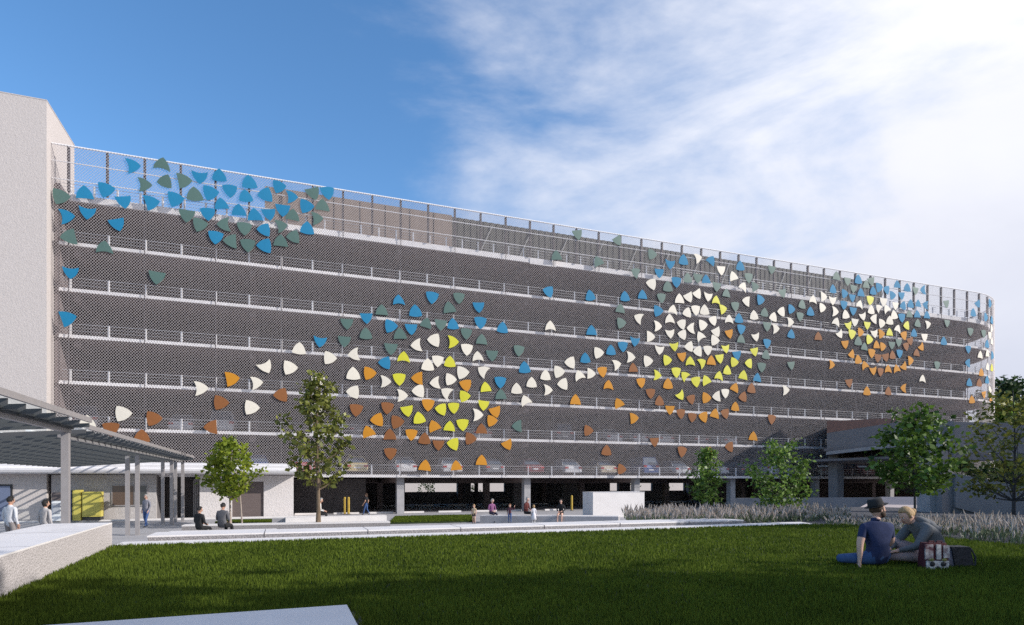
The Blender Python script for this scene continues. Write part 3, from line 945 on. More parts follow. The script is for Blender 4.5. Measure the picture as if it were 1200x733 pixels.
m_.fbox(wa - 0.004, wc + 0.004, VW - 0.06, VW - 0.004, 2.253, 2.31)
m_.fbox(wa - 0.004, wc + 0.004, VW - 0.08, VW - 0.004, 0.93, 0.997)
m_.build('window_frame', M['steel'], wn)
# roof: flat slab, rounded nosing, raised strip
m_ = MB()
prof = [(-0.9, 3.0), (-1.6, 3.0), (-1.83, 3.08), (-1.9, 3.22), (-1.9, 3.34), (-1.78, 3.42), (-1.78, 3.60), (-1.68, 3.64), (-1.68, 3.76), (0.35, 3.76), (0.35, 3.0)]
t0_, t1_ = -20.0, e_[5] + 0.15
pf = [F(t0_, a, b) for a, b in prof]
m_.prism(pf, D1 * (t1_ - t0_))
m_.build('roof', M['roof_white'], lb)

m_ = MB()
m_.prism([F(-22, -1.4, 0.004), F(16, -1.4, 0.004), F(16, -0.8, 0.004), F(-22, -0.8, 0.004)], (0, 0, 0.10))
struct('kerb', m_, M['white_conc'])

# things standing by the lobby wall
k1 = thing('service_kiosk', 'white counter kiosk with brown top panel by the tower corner', 'kiosk', F(tx(66, -1.4), -1.4, 0))
ta_, tb_ = tx(60.5, -1.6), tx(72, -1.6)
m_ = MB(); m_.fbox(ta_, tb_, -1.6, -1.1, 0.1, 1.35); m_.build('cabinet', M['rail'], k1)
m_ = MB(); m_.fbox(ta_, tb_, -1.63, -1.1, 1.353, 1.85); m_.build('top_panel', M['shutter'], k1)
m_ = MB(); m_.fbox(ta_ + 0.06, tb_ - 0.06, -1.64, -1.603, 0.55, 1.2); m_.build('front_panel', M['door_grey'], k1)
k2 = thing('ticket_machine', 'tall navy ticket machine beside the yellow cabinets', 'ticket machine', F(tx(81, -1.4), -1.4, 0))
m_ = MB(); m_.fbox(tx(78, -1.6), tx(84.2, -1.6), -1.6, -1.0, 0.1, 1.98); m_.build('casing', M['navy'], k2)
m_ = MB(); m_.fbox(tx(79, -1.6), tx(83, -1.6), -1.63, -1.603, 1.1, 1.6); m_.build('screen', M['black'], k2)
k3 = thing('tall_yellow_cabinet', 'narrow tall yellow metal cabinet next to the navy machine', 'cabinet', F(tx(90, -1.4), -1.4, 0))
m_ = MB(); m_.fbox(tx(85, -1.6), tx(94.6, -1.6), -1.6, -1.0, 0.1, 2.0); m_.build('casing', M['yellow_box'], k3)
m_ = MB(); m_.fbox(tx(86.2, -1.6), tx(93.6, -1.6), -1.62, -1.603, 0.25, 1.9); m_.build('door', M['yellow_box'], k3)
k4 = thing('wide_yellow_cabinet', 'wide lower yellow metal cabinet on a dark plinth', 'cabinet', F(tx(107, -1.4), -1.4, 0))
m_ = MB(); m_.fbox(tx(96, -1.6), tx(118.5, -1.6), -1.6, -1.0, 0.32, 1.88); m_.build('casing', M['yellow_box'], k4)
m_ = MB(); m_.fbox(tx(97, -1.6), tx(117.5, -1.6), -1.55, -1.05, 0.1, 0.317); m_.build('plinth', M['black'], k4)
m_ = MB(); m_.fbox(tx(97.2, -1.6), tx(117.2, -1.6), -1.625, -1.603, 0.42, 1.78); m_.build('door', M['yellow_box'], k4)

# ------------------------------------------------------------------ glass canopies
def canopy(label, name, xo, ho, xb, hb, xl, hl, y0, y1, posts, raf):
    """roof strip running toward the garage; xo/xb/xl = offsets of outer edge, beam and far edge"""
    c = thing(name, label, 'canopy', (xb - 0.375 * y0, y0, 0), group='glass canopies')

    def K(xo_, y, h):
        return Vector((xo_ - 0.375 * y, y, 2.5 + h))
    # fascia beams
    def beam(xa, h, w, hh, mat_, nm):
        m = MB()
        p0, p1 = K(xa, y0, h), K(xa, y1, h)
        m.prism([p0, p0 + D1 * w, p0 + D1 * w + Vector((0, 0, hh)), p0 + Vector((0, 0, hh))], p1 - p0)
        return m.build(nm, mat_, c)
    beam(xo, ho - 0.02, 0.07, 0.13, M['steel'], 'edge_beam')
    beam(xb, hb - 0.10, 0.12, 0.10, M['steel'], 'carrier_beam')
    beam(xb - 0.05, hb + 0.003, 0.22, 0.12, M['steel_dark'], 'upper_beam')
    beam(xl, hl - 0.06, 0.07, 0.12, M['steel'], 'edge_beam')
    # rafters across
    m = MB()
    n_ = int((y1 - y0) / raf)
    for i in range(n_ + 1):
        y = y0 + (y1 - y0) * i / n_
        a_, b_ = K(xo, y, ho - 0.03), K(xl, y + (xl - xo) * 0.375 * 0.0, hl - 0.03)
        # rafters run along the facade direction
        k_ = (xl - xo)
        b_ = a_ + D1 * (k_ * 0.935)
        b_.z = 2.5 + hl - 0.03
        w_ = Vector((-0.3509, 0.9364, 0)) * 0.045
        m.prism([a_, a_ + w_, a_ + w_ - Vector((0, 0, 0.11)), a_ - Vector((0, 0, 0.11))], b_ - a_)
    m.build('rafter', M['rafter'], c)
    # purlins along the run; they throw the slanting stripes on the wall
    m = MB()
    for j in range(1, 9):
        u = j / 9
        p0 = K(xo + (xl - xo) * u, y0, ho + (hl - ho) * u + 0.03)
        p1 = K(xo + (xl - xo) * u, y1, ho + (hl - ho) * u + 0.03)
        m.prism([p0, p0 + D1 * 0.12, p0 + D1 * 0.12 + Vector((0, 0, 0.05)), p0 + Vector((0, 0, 0.05))], p1 - p0)
    m.build('purlin', M['rail'], c)
    m = MB()
    sh = D1 * ((xl - xo) * 0.935) + Vector((0, 0, hl - ho))
    q = [K(xo, y0, ho + 0.10), K(xo, y1, ho + 0.10), K(xo, y1, ho + 0.10) + sh, K(xo, y0, ho + 0.10) + sh]
    m.poly(q)
    m.build('glass_roof', M['roof_glass'], c)
    for (px_, py_) in posts:
        m = MB()
        h_ = 2.5 + hb - 0.102
        p = Vector((px_, py_, 0))
        m.obox(p, D1 * 0.17, NV * 0.17, (0, 0, h_))
        m.build('post', M['steel'], c)
    return c


def onbeam(xb, y, d=0.0):
    return (xb - 0.375 * y - 0.02 + d * D1.x, y + d * D1.y)


canopy('near glass canopy with a sloping roof and dark rafters above the left wall', 'glass_canopy', -5.2, 1.62, -5.82, 1.42, -13.0, 1.08, 7.5, 16.6,
       [onbeam(-5.82, 16.25), onbeam(-5.82, 9.0), onbeam(-5.82, 16.0, -6.0)], 0.78)
canopy('far glass canopy running from the near canopy to the entrance building', 'glass_canopy', -5.55, 1.52, -6.35, 1.36, -13.2, 0.98, 17.4, 38.6,
       [onbeam(-6.35, 28.9, -0.46), onbeam(-6.35, 28.9, -0.86), onbeam(-6.35, 35.6, -0.1), onbeam(-6.35, 35.6, -0.55), onbeam(-6.35, 38.2, 0.1), onbeam(-6.35, 38.2, -0.3),
        onbeam(-6.35, 29.5, -6.2)], 0.72)
# ------------------------------------------------------------------ low walls, benches, kerbs
def wall_thing(name, label, cat, parts, group=None):
    """parts = [(part name, MB, material)]"""
    c = parts[0][1].v[0]
    th = thing(name, label, cat, (c[0], c[1], 0), group)
    for nm, mb, mt in parts:
        mb.build(nm, mt, th)
    return th


def slab_wall(name, label, quad, z0, z1, body, top, cat='low wall', tt=0.035, over=0.0):
    m1, m2 = MB(), MB()
    m1.prism([(p[0], p[1], z0) for p in quad], (0, 0, z1 - z0 - tt))
    c = sum((Vector((p[0], p[1], 0)) for p in quad), Vector()) / len(quad)
    q2 = [Vector((p[0], p[1], 0)) for p in quad]
    q2 = [p + (p - c).normalized() * over for p in q2]
    m2.prism([(p.x, p.y, z1 - tt + 0.0005) for p in q2], (0, 0, tt))
    return wall_thing(name, label, cat, [('body', m1, body), ('coping', m2, top)])


def plan(*pts):
    return [(p[0], p[1]) for p in pts]


near = Vector((A.x, A.y, 0))
far_ = near - LW * 9.2
wq = plan(near, near - D1 * 1.02, far_ - D1 * 1.02, far_)
slab_wall('seat_wall', 'thick white wall with rough concrete side along the left edge of the lawn', wq, 0.0, 1.747, M['rough_conc'], M['white_conc'], tt=0.02)
p0, p1 = T(0.45, 0.72), T(15.2, 0.72)
bump = [T(0.45 + (15.2 - 0.45) * i / 12, 0.72 + 0.0 * i) for i in range(13)]
slab_wall('seat_wall', 'long low rough concrete kerb wall with white top behind the lawn', plan(*bump, T(15.0, 1.7), T(0.45, 1.7)), 0.0, 1.425, M['kerb_conc'], M['white_conc'], tt=0.03, over=0.012)
kq = plan(Vector((-1.5, 5.58, 0)), Vector((-1.5, 5.58, 0)) - D1 * 9.0, Vector((-1.5, 5.58, 0)) - D1 * 9.0 - NV * 3.5, Vector((-1.5, 5.58, 0)) - NV * 3.5)
slab_wall('bench_slab', 'smooth white concrete slab in the lawn at the bottom left corner', kq, 1.0, 1.385, M['rough_conc'], M['white_conc'], cat='concrete slab', tt=0.06)
g = MB()
c0 = Vector((-1.497, 5.58, 0))
g.prism([(p.x, p.y, 1.2) for p in (c0, c0 - NV * 3.5, c0 - NV * 3.5 + D1 * 0.09, c0 + D1 * 0.09)], (0, 0, 0.125))
struct('gravel_strip', g, M['gravel'])

slab_wall('plaza_step', 'second long pale step on the plaza behind the front kerb wall', plan((-16.4, 30.5, 0), (-6.6, 33.3, 0), (-6.9, 34.2, 0), (-16.7, 31.4, 0)), 0.0, 0.34, M['kerb_conc'], M['white_conc'], cat='step', tt=0.05)
slab_wall('plaza_bench', 'long white concrete bench where the old man sits behind the big tree', plan((-12.9, 35.0, 0), (-7.6, 37.3, 0), (-7.9, 38.2, 0), (-13.2, 35.9, 0)), 0.0, 0.46, M['white_conc'], M['white_conc'], cat='bench')
slab_wall('plaza_bench', 'white bench with blue-grey shaded front where the family sits', plan((-1.95, 37.4, 0), (6.3, 36.4, 0), (6.6, 37.5, 0), (-1.7, 38.4, 0)), 0.0, 0.46, M['column'], M['white_conc'], cat='bench')  # grey body paints in the shade of the front; only the top is white
slab_wall('bench_block', 'small grey block at the left end of the white plaza bench', plan((-13.9, 35.6, 0), (-13.1, 35.8, 0), (-13.3, 36.5, 0), (-14.1, 36.3, 0)), 0.0, 0.42, M['column'], M['white_conc'], cat='concrete block')
for nm_, q_ in (('lawn_patch', [(-7.2, 36.2), (-2.3, 38.0), (-2.9, 44.6), (-8.1, 42.6)]), ('lawn_patch', [(-17.5, 36.2), (-13.9, 37.0), (-14.2, 39.0), (-17.9, 38.2)])):
    g = MB()
    g.prism([(a, b, 0.004) for a, b in q_], (0, 0, 0.09))
    struct(nm_, g, M['lawn'])
    n_ = 16000 if nm_ == 'lawn_patch' else 0
    q4 = np.array(q_)
    u, w_ = rs.rand(n_), rs.rand(n_)
    pxy = (q4[0] * ((1 - u) * (1 - w_))[:, None] + q4[1] * (u * (1 - w_))[:, None] + q4[2] * (u * w_)[:, None] + q4[3] * ((1 - u) * w_)[:, None])
    V = np.zeros((n_, 3, 3))
    an = rs.rand(n_) * 6.28
    V[:, 0, :2] = pxy - np.stack([np.cos(an), np.sin(an)], 1) * 0.03
    V[:, 1, :2] = pxy + np.stack([np.cos(an), np.sin(an)], 1) * 0.03
    V[:, 2, :2] = pxy + rs.randn(n_, 2) * 0.03
    V[:, :2, 2] = 0.09
    V[:, 2, 2] = 0.14 + 0.06 * rs.rand(n_)
    tag(np_mesh('grass', V.reshape(-1, 3), np.arange(n_ * 3).reshape(-1, 3), M['grass']), 'short grass on a small plaza lawn', 'grass', kind='stuff')

# expansion joints across the long kerb wall and the thick wall
jt = MB()
for i in range(1, 7):
    s_ = 0.45 + i * 2.15
    a = T(s_, 0.70, 1.4262)
    jt.prism([a, a + D1 * 0.014, a + D1 * 0.014 + NV * 1.0, a + NV * 1.0], (0, 0, 0.0015))
    a = T(s_, 0.712, 1.33)
    jt.prism([a, a + D1 * 0.012, a + D1 * 0.012 + NV * 0.006, a + NV * 0.006], (0, 0, 0.093))
kw = [o for o in bpy.data.objects if o.get('label', '').startswith('long low rough concrete kerb wall')][0]
jt.build('joint', M['post'], kw)
jt = MB()
for i in range(1, 4):
    a = near - LW * (i * 2.3)
    a.z = 1.7475
    jt.prism([a, a - LW * 0.010, a - LW * 0.010 - D1 * 1.0, a - D1 * 1.0], (0, 0, 0.0015))
kw = [o for o in bpy.data.objects if o.get('label', '').startswith('thick white wall')][0]
jt.build('joint', M['dark_conc'], kw)

# white block on the plaza
wb_ = thing('white_block', 'large smooth white rendered box standing at the edge of the garage', 'white block', (5.63, 42.7, 0))
c0 = Vector((5.63, 42.7, 0.005))
m_ = MB(); m_.prism([c0, c0 + D1 * 4.15, c0 + D1 * 4.15 + NV * 1.55, c0 + NV * 1.55], (0, 0, 1.74)); m_.build('body', M['white_conc'], wb_)
m_ = MB(); c1 = c0 - D1 * 0.02 - NV * 0.02; m_.prism([c1 + Vector((0, 0, 1.743)), c1 + D1 * 4.19 + Vector((0, 0, 1.743)), c1 + D1 * 4.19 + NV * 1.59 + Vector((0, 0, 1.743)), c1 + NV * 1.59 + Vector((0, 0, 1.743))], (0, 0, 0.04)); m_.build('cap', M['roof_white'], wb_)

# wheel stops and bollards under the garage
def stop(t_, v_, lab, grp, l_=1.9):
    m = MB()
    m.fbox(t_ - l_ / 2, t_ + l_ / 2, v_, v_ + 0.16, 0.018, 0.15)
    return tag(m.build('wheel_stop', M['white_conc']), lab, 'wheel stop', grp)


for t_ in (15.6, 18.4, 21.0, 23.5, 26.6, 29.7, 32.6, 36.0, 39.9):
    stop(t_, 1.9, 'white precast wheel stop in the front row under the garage', 'wheel stops along the front of the garage')
for t_ in (17.5, 24.0, 27.5, 31.0, 36.6, 40.4, 46.5, 49.5, 58.0):
    stop(t_, 15.5, 'wheel stop deeper inside the dark ground storey', 'wheel stops deeper in the garage')
for x_, y_, lb_ in ((404, 603, 'yellow bollard left of its twin in the dark opening'), (408.5, 604, 'taller looking yellow bollard right of its twin in the dark opening'), (670, 603, 'single yellow bollard behind the woman in the black jacket')):
    D_ = 47.0 if x_ < 500 else 53.0
    p = at(x_, 600, D_)
    m = MB()
    m.lathe([(0.09, 0.0), (0.09, 1.25), (0.075, 1.30), (0.04, 1.33)], (p.x, p.y, 0.017), 10)
    b_o = thing('bollard', lb_, 'bollard', (p.x, p.y, 0.017), 'yellow bollards')
    m.build('pipe', M['bollard'], b_o)
    m = MB(); m.lathe([(0.15, 0.0), (0.15, 0.04), (0.10, 0.05)], (p.x, p.y, 0.0172), 10)
    m.build('base_plate', M['post'], b_o)

# ------------------------------------------------------------------ road ramp and retaining walls on the right
rb = thing('ramp_bridge', 'shaded grey concrete road ramp with brown upper band joining the garage on the right', 'road ramp', (30, 50, 0))
RP = [(at(969, 0, 56), 8.05, 5.25, 6.95), (at(1050, 0, 49), 7.6, 5.55, 7.25), (at(1117, 0, 46), 7.05, 5.3, 7.05)]
m1, m2, m3 = MB(), MB(), MB()
for i in range(2):
    (a, za, zba, zma), (b, zb2, zbb, zmb) = RP[i], RP[i + 1]
    a, b = Vector((a.x, a.y, 0)), Vector((b.x, b.y, 0))
    nr = Vector((-(b - a).y, (b - a).x, 0)).normalized() * 0.3
    up = lambda p, z: Vector((p.x, p.y, z))
    for mb_, q in ((m1, (zba + .0, zma, zbb + .0, zmb)), (m2, (zma + .004, za, zmb + .004, zb2))):
        lo0, hi0, lo1, hi1 = q
        mb_.prism([up(a, lo0), up(b, lo1), up(b, hi1), up(a, hi0)], nr)
    # lip + soffit
    m3.prism([up(a - nr * 0.3, zba - 0.28), up(b - nr * 0.3, zbb - 0.28), up(b - nr * 0.3, zbb - 0.004), up(a - nr * 0.3, zba - 0.004)], nr * 1.3)
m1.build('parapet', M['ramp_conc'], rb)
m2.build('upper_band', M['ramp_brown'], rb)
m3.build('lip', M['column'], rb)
m_ = MB()
a, b, c = (Vector((q[0].x, q[0].y, 0)) for q in RP)
inner = [F(82, 0.2, 0), F(66, 0.2, 0)]
m_.prism([(p.x, p.y, 5.3) for p in (a + NV * 0.35, b + NV * 0.35, c + NV * 0.35, Vector((47, 62, 0)), F(84, 0.3, 0), F(66.2, 0.3, 0))], (0, 0, 0.25))
m_.build('deck', M['dark_conc'], rb)
m_ = MB()
a = Vector((at(969, 0, 56).x, at(969, 0, 56).y, 0))
m_.prism([(a.x, a.y, 5.0), (a.x, a.y, 8.05), (F(65.8, 0.3, 0).x, F(65.8, 0.3, 0).y, 8.05), (F(65.8, 0.3, 0).x, F(65.8, 0.3, 0).y, 5.0)], D1 * 0.25)
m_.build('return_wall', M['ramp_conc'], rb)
# second panel, closer, running on to the right
rb2 = thing('ramp_wall', 'long grey concrete ramp wall on the far right behind the olive tree', 'ramp wall', (34, 46, 0))
m_ = MB()
a, b = at(1118, 0, 45.5), at(1260, 0, 50)
a, b = Vector((a.x, a.y, 0)), Vector((b.x, b.y, 0))
nr = Vector((-(b - a).y, (b - a).x, 0)).normalized() * 0.35
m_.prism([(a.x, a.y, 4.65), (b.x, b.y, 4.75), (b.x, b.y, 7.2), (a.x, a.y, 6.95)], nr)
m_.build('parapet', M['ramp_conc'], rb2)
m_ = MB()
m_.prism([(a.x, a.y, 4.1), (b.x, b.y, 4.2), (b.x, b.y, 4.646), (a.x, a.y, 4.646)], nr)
m_.build('dark_edge_beam', M['dark_conc'], rb2)  # darker concrete strip along the bottom edge
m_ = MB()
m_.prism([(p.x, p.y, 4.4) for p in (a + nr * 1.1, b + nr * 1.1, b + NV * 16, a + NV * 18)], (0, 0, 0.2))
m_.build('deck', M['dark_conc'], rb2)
# columns below the ramp
for x_, D_, w_ in ((985, 57.5, 0.8), (1101, 41, 1.7)):
    p = at(x_, 0, D_)
    m_ = MB()
    m_.prism([Vector((p.x, p.y, 0)) - D1 * w_ / 2, Vector((p.x, p.y, 0)) + D1 * w_ / 2, Vector((p.x, p.y, 0)) + D1 * w_ / 2 + NV * 1.0, Vector((p.x, p.y, 0)) - D1 * w_ / 2 + NV * 1.0], (0, 0, 5.1 if x_ < 1000 else 4.6))
    tag(m_.build('ramp_column', M['ramp_conc']), 'square grey concrete column carrying the ramp, %s' % ('left one by the garage cars' if x_ < 1000 else 'right one behind the dark green tree'), 'column')

# grey retaining walls round the lower ramp
m_ = MB()
a, b = at(866, 0, 37), at(1029, 0, 34.5)
m_.prism([(a.x, a.y, 0), (b.x, b.y, 0), (b.x, b.y, 1.62), (a.x, a.y, 1.52)], NV * 0.35)
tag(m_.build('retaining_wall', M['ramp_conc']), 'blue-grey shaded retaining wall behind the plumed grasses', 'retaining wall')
m_ = MB()
q = [at(986, 606, 25.5), at(1033, 605.5, 25.5), at(1040, 597, 29), at(1128, 597, 29), at(1128, 582.5, 36), at(1031, 582.5, 36)]
m_.prism([(p.x, p.y, p.z) for p in q], (0, 0, -0.25))
tag(m_.build('lower_ramp', M['ramp_tan']), kind='structure')
m_ = MB()
a, b = at(1038, 0, 28.6), at(1130, 0, 28.6)
m_.prism([(a.x, a.y, 0), (b.x, b.y, 0), (b.x, b.y, 1.0), (a.x, a.y, 1.0)], (0, 0.3, 0))
tag(m_.build('ramp_side_wall', M['dark_conc']), 'wall darkened to look shaded, below the sunlit pale ramp surface', 'retaining wall')  # dark concrete puts the shade on this wall into its colour
pier = thing('wall_pier', 'tall grey pier at the left end of the big sloping wall', 'pier', (at(1104, 0, 24.5).x, 24.5, 0))
for nm_, xa, xb, D_, y0_, mt in (('shaft', 1104, 1119, 24.2, 545, M['ramp_conc']), ('side_block', 1090, 1104.5, 24.6, 563, M['column'])):
    a, b = at(xa, 0, D_), at(xb, 0, D_)
    m_ = MB()
    m_.prism([(a.x, a.y, 0), (b.x, b.y, 0), (b.x, b.y + 0.8, 0), (a.x, a.y + 0.8, 0)], (0, 0, 2.5 + (565 - y0_) / 720 * D_))
    m_.build(nm_, mt, pier)
sw = thing('sloping_wall', 'big grey sloping concrete wall with vertical joints behind the right-hand plumed grasses', 'retaining wall', (18, 24, 0))
edges = [1120, 1188, 1262, 1340]
for i in range(3):
    xa, xb = edges[i] + (0.6 if i else 0), edges[i + 1] - 0.6
    def zt(x): return 2.83 - (x - 1120) / 80 * 0.52
    def zb_(x): return 1.50 - (x - 1120) / 80 * 0.66
    Da, Db = 24.0 - (xa - 1120) * 0.012, 24.0 - (xb - 1120) * 0.012
    a, b = at(xa, 0, Da), at(xb, 0, Db)
    m_ = MB()
    m_.prism([(a.x, a.y, zb_(xa)), (b.x, b.y, zb_(xb)), (b.x, b.y, zt(xb)), (a.x, a.y, zt(xa))], (0.1, 0.35, 0))
    m_.build('panel', M['ramp_conc'], sw)
    m_ = MB()
    m_.prism([(a.x, a.y + 0.12, 0), (b.x, b.y + 0.12, 0), (b.x, b.y + 0.12, zb_(xb) - 0.003), (a.x, a.y + 0.12, zb_(xa) - 0.003)], (0.1, 0.23, 0))
    m_.build('plinth', M['dark_conc'], sw)

# surroundings beyond the garage, seen through the ground storey
m_ = MB(); m_.fbox(-10, 130, 62, 63, 0, 5.2)
bb = thing('boundary_wall', 'long pale wall seen in bright light through the ground storey', 'wall', F(40, 62, 0)); m_.build('wall', M['stucco'], bb)
m_ = MB(); m_.prism([F(-10, 61.9, 5.203), F(130, 61.9, 5.203), F(130, 63.1, 5.203), F(-10, 63.1, 5.203)], (0, 0, 0.12)); m_.build('coping', M['white_conc'], bb)
g = MB(); g.prism([F(-5, 30, 0.004), F(120, 30, 0.004), F(120, 36, 0.004), F(-5, 36, 0.004)], (0, 0, 0.02)); struct('verge', g, M['lawn'])

# unseen block added outside the frame to cast shade on the ramp
shade_blk = thing('shade_block', 'unseen block added outside the frame on the right to shade the ramp', 'shade block', (60, 40, 0))
m_ = MB(); m_.box(50, 70, 25, 55, 0, 20); m_.build('facade', M['stucco'], shade_blk)
for i in range(5):
    for j in range(8):
        m_ = MB(); m_.box(49.9, 49.97, 25.6 + j * 3.6, 27.8 + j * 3.6, 1.2 + i * 3.3, 3.0 + i * 3.3)
        m_.build('window', M['win'], shade_blk)  # windows only dress the added block


# ------------------------------------------------------------------ trees
def make_tree(name, label, cat, base, height, cr_w, cr_base, leaf, leafmat_, bark, nleaf=3500, nb=22, seed=1, trunk_r=0.07, prof=None, sig=0.2, group=None,
              lean=(0, 0), stem2=None, tipbias=1.0, up=0.55):
    rd = random.Random(seed)
    rn = np.random.RandomState(seed)
    th = thing(name, label, cat, base, group)
    bx, by, bz = base
    top = height * 0.96
    m = MB()
    npt = 8
    tp = []
    for i in range(npt):
        u = i / (npt - 1)
        tp.append(Vector((bx + lean[0] * u + math.sin(u * 5 + seed) * 0.015 * height * u, by + lean[1] * u + math.cos(u * 4 + seed) * 0.012 * height * u, bz + top * u)))
    m.tube(tp, [trunk_r * (1 - 0.86 * (i / (npt - 1)) ** 0.8) * (1.25 if i == 0 else 1) for i in range(npt)], 8)
    if prof is None:
        prof = lambda h: math.sin(math.pi * min(1, max(0, h)) ** 0.75) ** 0.7

    def trunk_at(z):
        u = max(0, min(0.999, z / top)) * (npt - 1)
        i = int(u)
        return tp[i].lerp(tp[i + 1], u - i)
    centers, weights = [], []
    for b in range(nb):
        h = ((b + rd.random() * 0.8) / nb)
        zc_ = cr_base + (height - cr_base) * h * 0.97
        az = b * 2.4 + rd.uniform(-0.4, 0.4)
        rr = prof(h) * cr_w / 2 * rd.uniform(0.72, 1.12)
        tip = Vector((bx + lean[0] * zc_ / height + math.cos(az) * rr, by + lean[1] * zc_ / height + math.sin(az) * rr, bz + zc_))
        zs_ = max(cr_base * 0.75, zc_ - rr * up - 0.05 * height)
        st_ = trunk_at(zs_)
        mid = st_.lerp(tip, 0.5) + Vector((rd.uniform(-1, 1) * 0.05 * rr, rd.uniform(-1, 1) * 0.05 * rr, -0.10 * rr))
        r_b = trunk_r * 0.42 * (1 - 0.5 * h)
        m.tube([st_, st_.lerp(mid, 0.5) + Vector((0, 0, -0.02 * rr)), mid, mid.lerp(tip, 0.55), tip], [r_b, r_b * 0.8, r_b * 0.6, r_b * 0.4, r_b * 0.18], 5)
        for k in range(5):
            u = 0.35 + 0.65 * (k + 1) / 5
            p = st_.lerp(mid, u * 2) if u < 0.5 else mid.lerp(tip, u * 2 - 1)
            side = Vector((math.cos(az + 1.57), math.sin(az + 1.57), rd.uniform(-0.2, 0.7)))
            off = side * rd.uniform(-1, 1) * rr * 0.36 * (1.15 - u)
            q = p + off + Vector((0, 0, rd.uniform(-0.02, 0.08) * rr))
            if off.length > 0.08:
                m.tube([p, p.lerp(q, 0.5) + Vector((0, 0, 0.02)), q], [r_b * 0.35, r_b * 0.25, r_b * 0.1], 4, caps=False)
            centers.append(q)
            weights.append(rd.uniform(0.4, 1.4) * (0.6 + u * 0.8 * tipbias))
    m.build('trunk', bark, th)
    if stem2:
        m = MB()
        m.tube([(bx + stem2[0], by + stem2[1], bz), (bx + stem2[0] * 0.8, by + stem2[1] * 0.8, bz + cr_base * 1.0), (bx + stem2[0] * 0.4, by + stem2[1] * 0.4, bz + cr_base * 1.7)], [trunk_r * 0.7, trunk_r * 0.55, trunk_r * 0.3], 7)
        m.build('stem', bark, th)
    C = np.array([tuple(c) for c in centers])
    w = np.array(weights)
    idx = rn.choice(len(C), nleaf, p=w / w.sum())
    pos = C[idx] + rn.randn(nleaf, 3) * np.array([sig, sig, sig * 0.75])
    pos[:, 2] = np.maximum(pos[:, 2], bz + cr_base * 0.72)
    # leaf: folded kite of two triangles, drawn as two quads-worth (4 verts)
    d = rn.randn(nleaf, 3)
    d[:, 2] = d[:, 2] * 0.6 - 0.25
    d /= np.linalg.norm(d, axis=1)[:, None]
    r_ = rn.randn(nleaf, 3)
    nn = np.cross(d, r_)
    nn /= np.linalg.norm(nn, axis=1)[:, None]
    sz = leaf * (0.6 + 0.8 * rn.rand(nleaf))[:, None]
    up_ = np.cross(d, nn)
    V = np.stack([pos, pos + d * sz * 0.5 + nn * sz * 0.36 + up_ * sz * 0.08, pos + d * sz, pos + d * sz * 0.5 - nn * sz * 0.36 + up_ * sz * 0.08], 1)
    cr = np_mesh('crown', V.reshape(-1, 3), np.arange(nleaf * 4).reshape(-1, 4), leafmat_, parent=th)
    return th


make_tree('young_tree', 'bright yellow-green young tree with a pale double stem in front of the brown shutter', 'tree', tuple(at(270, 0, 36).xy) + (0.05,), 5.0, 3.2, 1.95, 0.27, M['leaf_y'], M['bark_pale'],
          nleaf=1700, nb=20, seed=3, trunk_r=0.075, sig=0.21, stem2=(0.55, 0.3), up=0.8)
make_tree('tall_tree', 'tallest olive-green tree with open crown rising from the plaza left of centre', 'tree', tuple(at(373, 0, 33).xy) + (0.0,), 8.5, 4.0, 2.75, 0.30, M['leaf_o'], M['bark'],
          nleaf=1500, nb=24, seed=8, trunk_r=0.13, sig=0.19, prof=lambda h: (0.55 + 0.55 * math.sin(min(1, h * 1.35) * 3.0)) * (1.05 - h * 0.52))
make_tree('small_tree', 'small upright green tree with a dark thin stem in the plumed grasses', 'tree', tuple(at(828.5, 0, 23).xy) + (1.26,), 2.58, 1.25, 0.62, 0.12, M['leaf_g'], M['bark_dark'],
          nleaf=1500, nb=20, seed=11, trunk_r=0.022, sig=0.10, prof=lambda h: math.sin(math.pi * min(1, (h * 0.85 + 0.15))) ** 0.6 * (1.05 - 0.3 * h))
make_tree('small_tree', 'broader leafy green tree at the right end of the kerb wall', 'tree', tuple(at(914, 0, 22).xy) + (1.26,), 2.78, 2.15, 0.48, 0.125, M['leaf_g'], M['bark_dark'],
          nleaf=2100, nb=28, seed=14, trunk_r=0.032, sig=0.12, prof=lambda h: math.sin(math.pi * (0.22 + 0.72 * h)) ** 0.7)
make_tree('dark_tree', 'dark green broad tree with forked low branches behind the seated couple', 'tree', tuple(at(1072, 0, 16).xy) + (1.26,), 3.22, 2.0, 1.25, 0.15, M['leaf_m'], M['bark_dark'],
          nleaf=1900, nb=24, seed=21, trunk_r=0.04, sig=0.12, up=1.1, prof=lambda h: math.sin(math.pi * (0.25 + 0.72 * h)) ** 0.75)
make_tree('olive_tree', 'olive and gold leaved tree at the right edge of the picture', 'tree', tuple(at(1188, 0, 18.5).xy) + (1.0,), 4.45, 3.0, 1.25, 0.145, M['leaf_a'], M['bark_dark'],
          nleaf=1900, nb=28, seed=31, trunk_r=0.06, sig=0.15, up=0.9, prof=lambda h: math.sin(math.pi * (0.2 + 0.72 * h)) ** 0.7 * (1.1 - 0.4 * h))
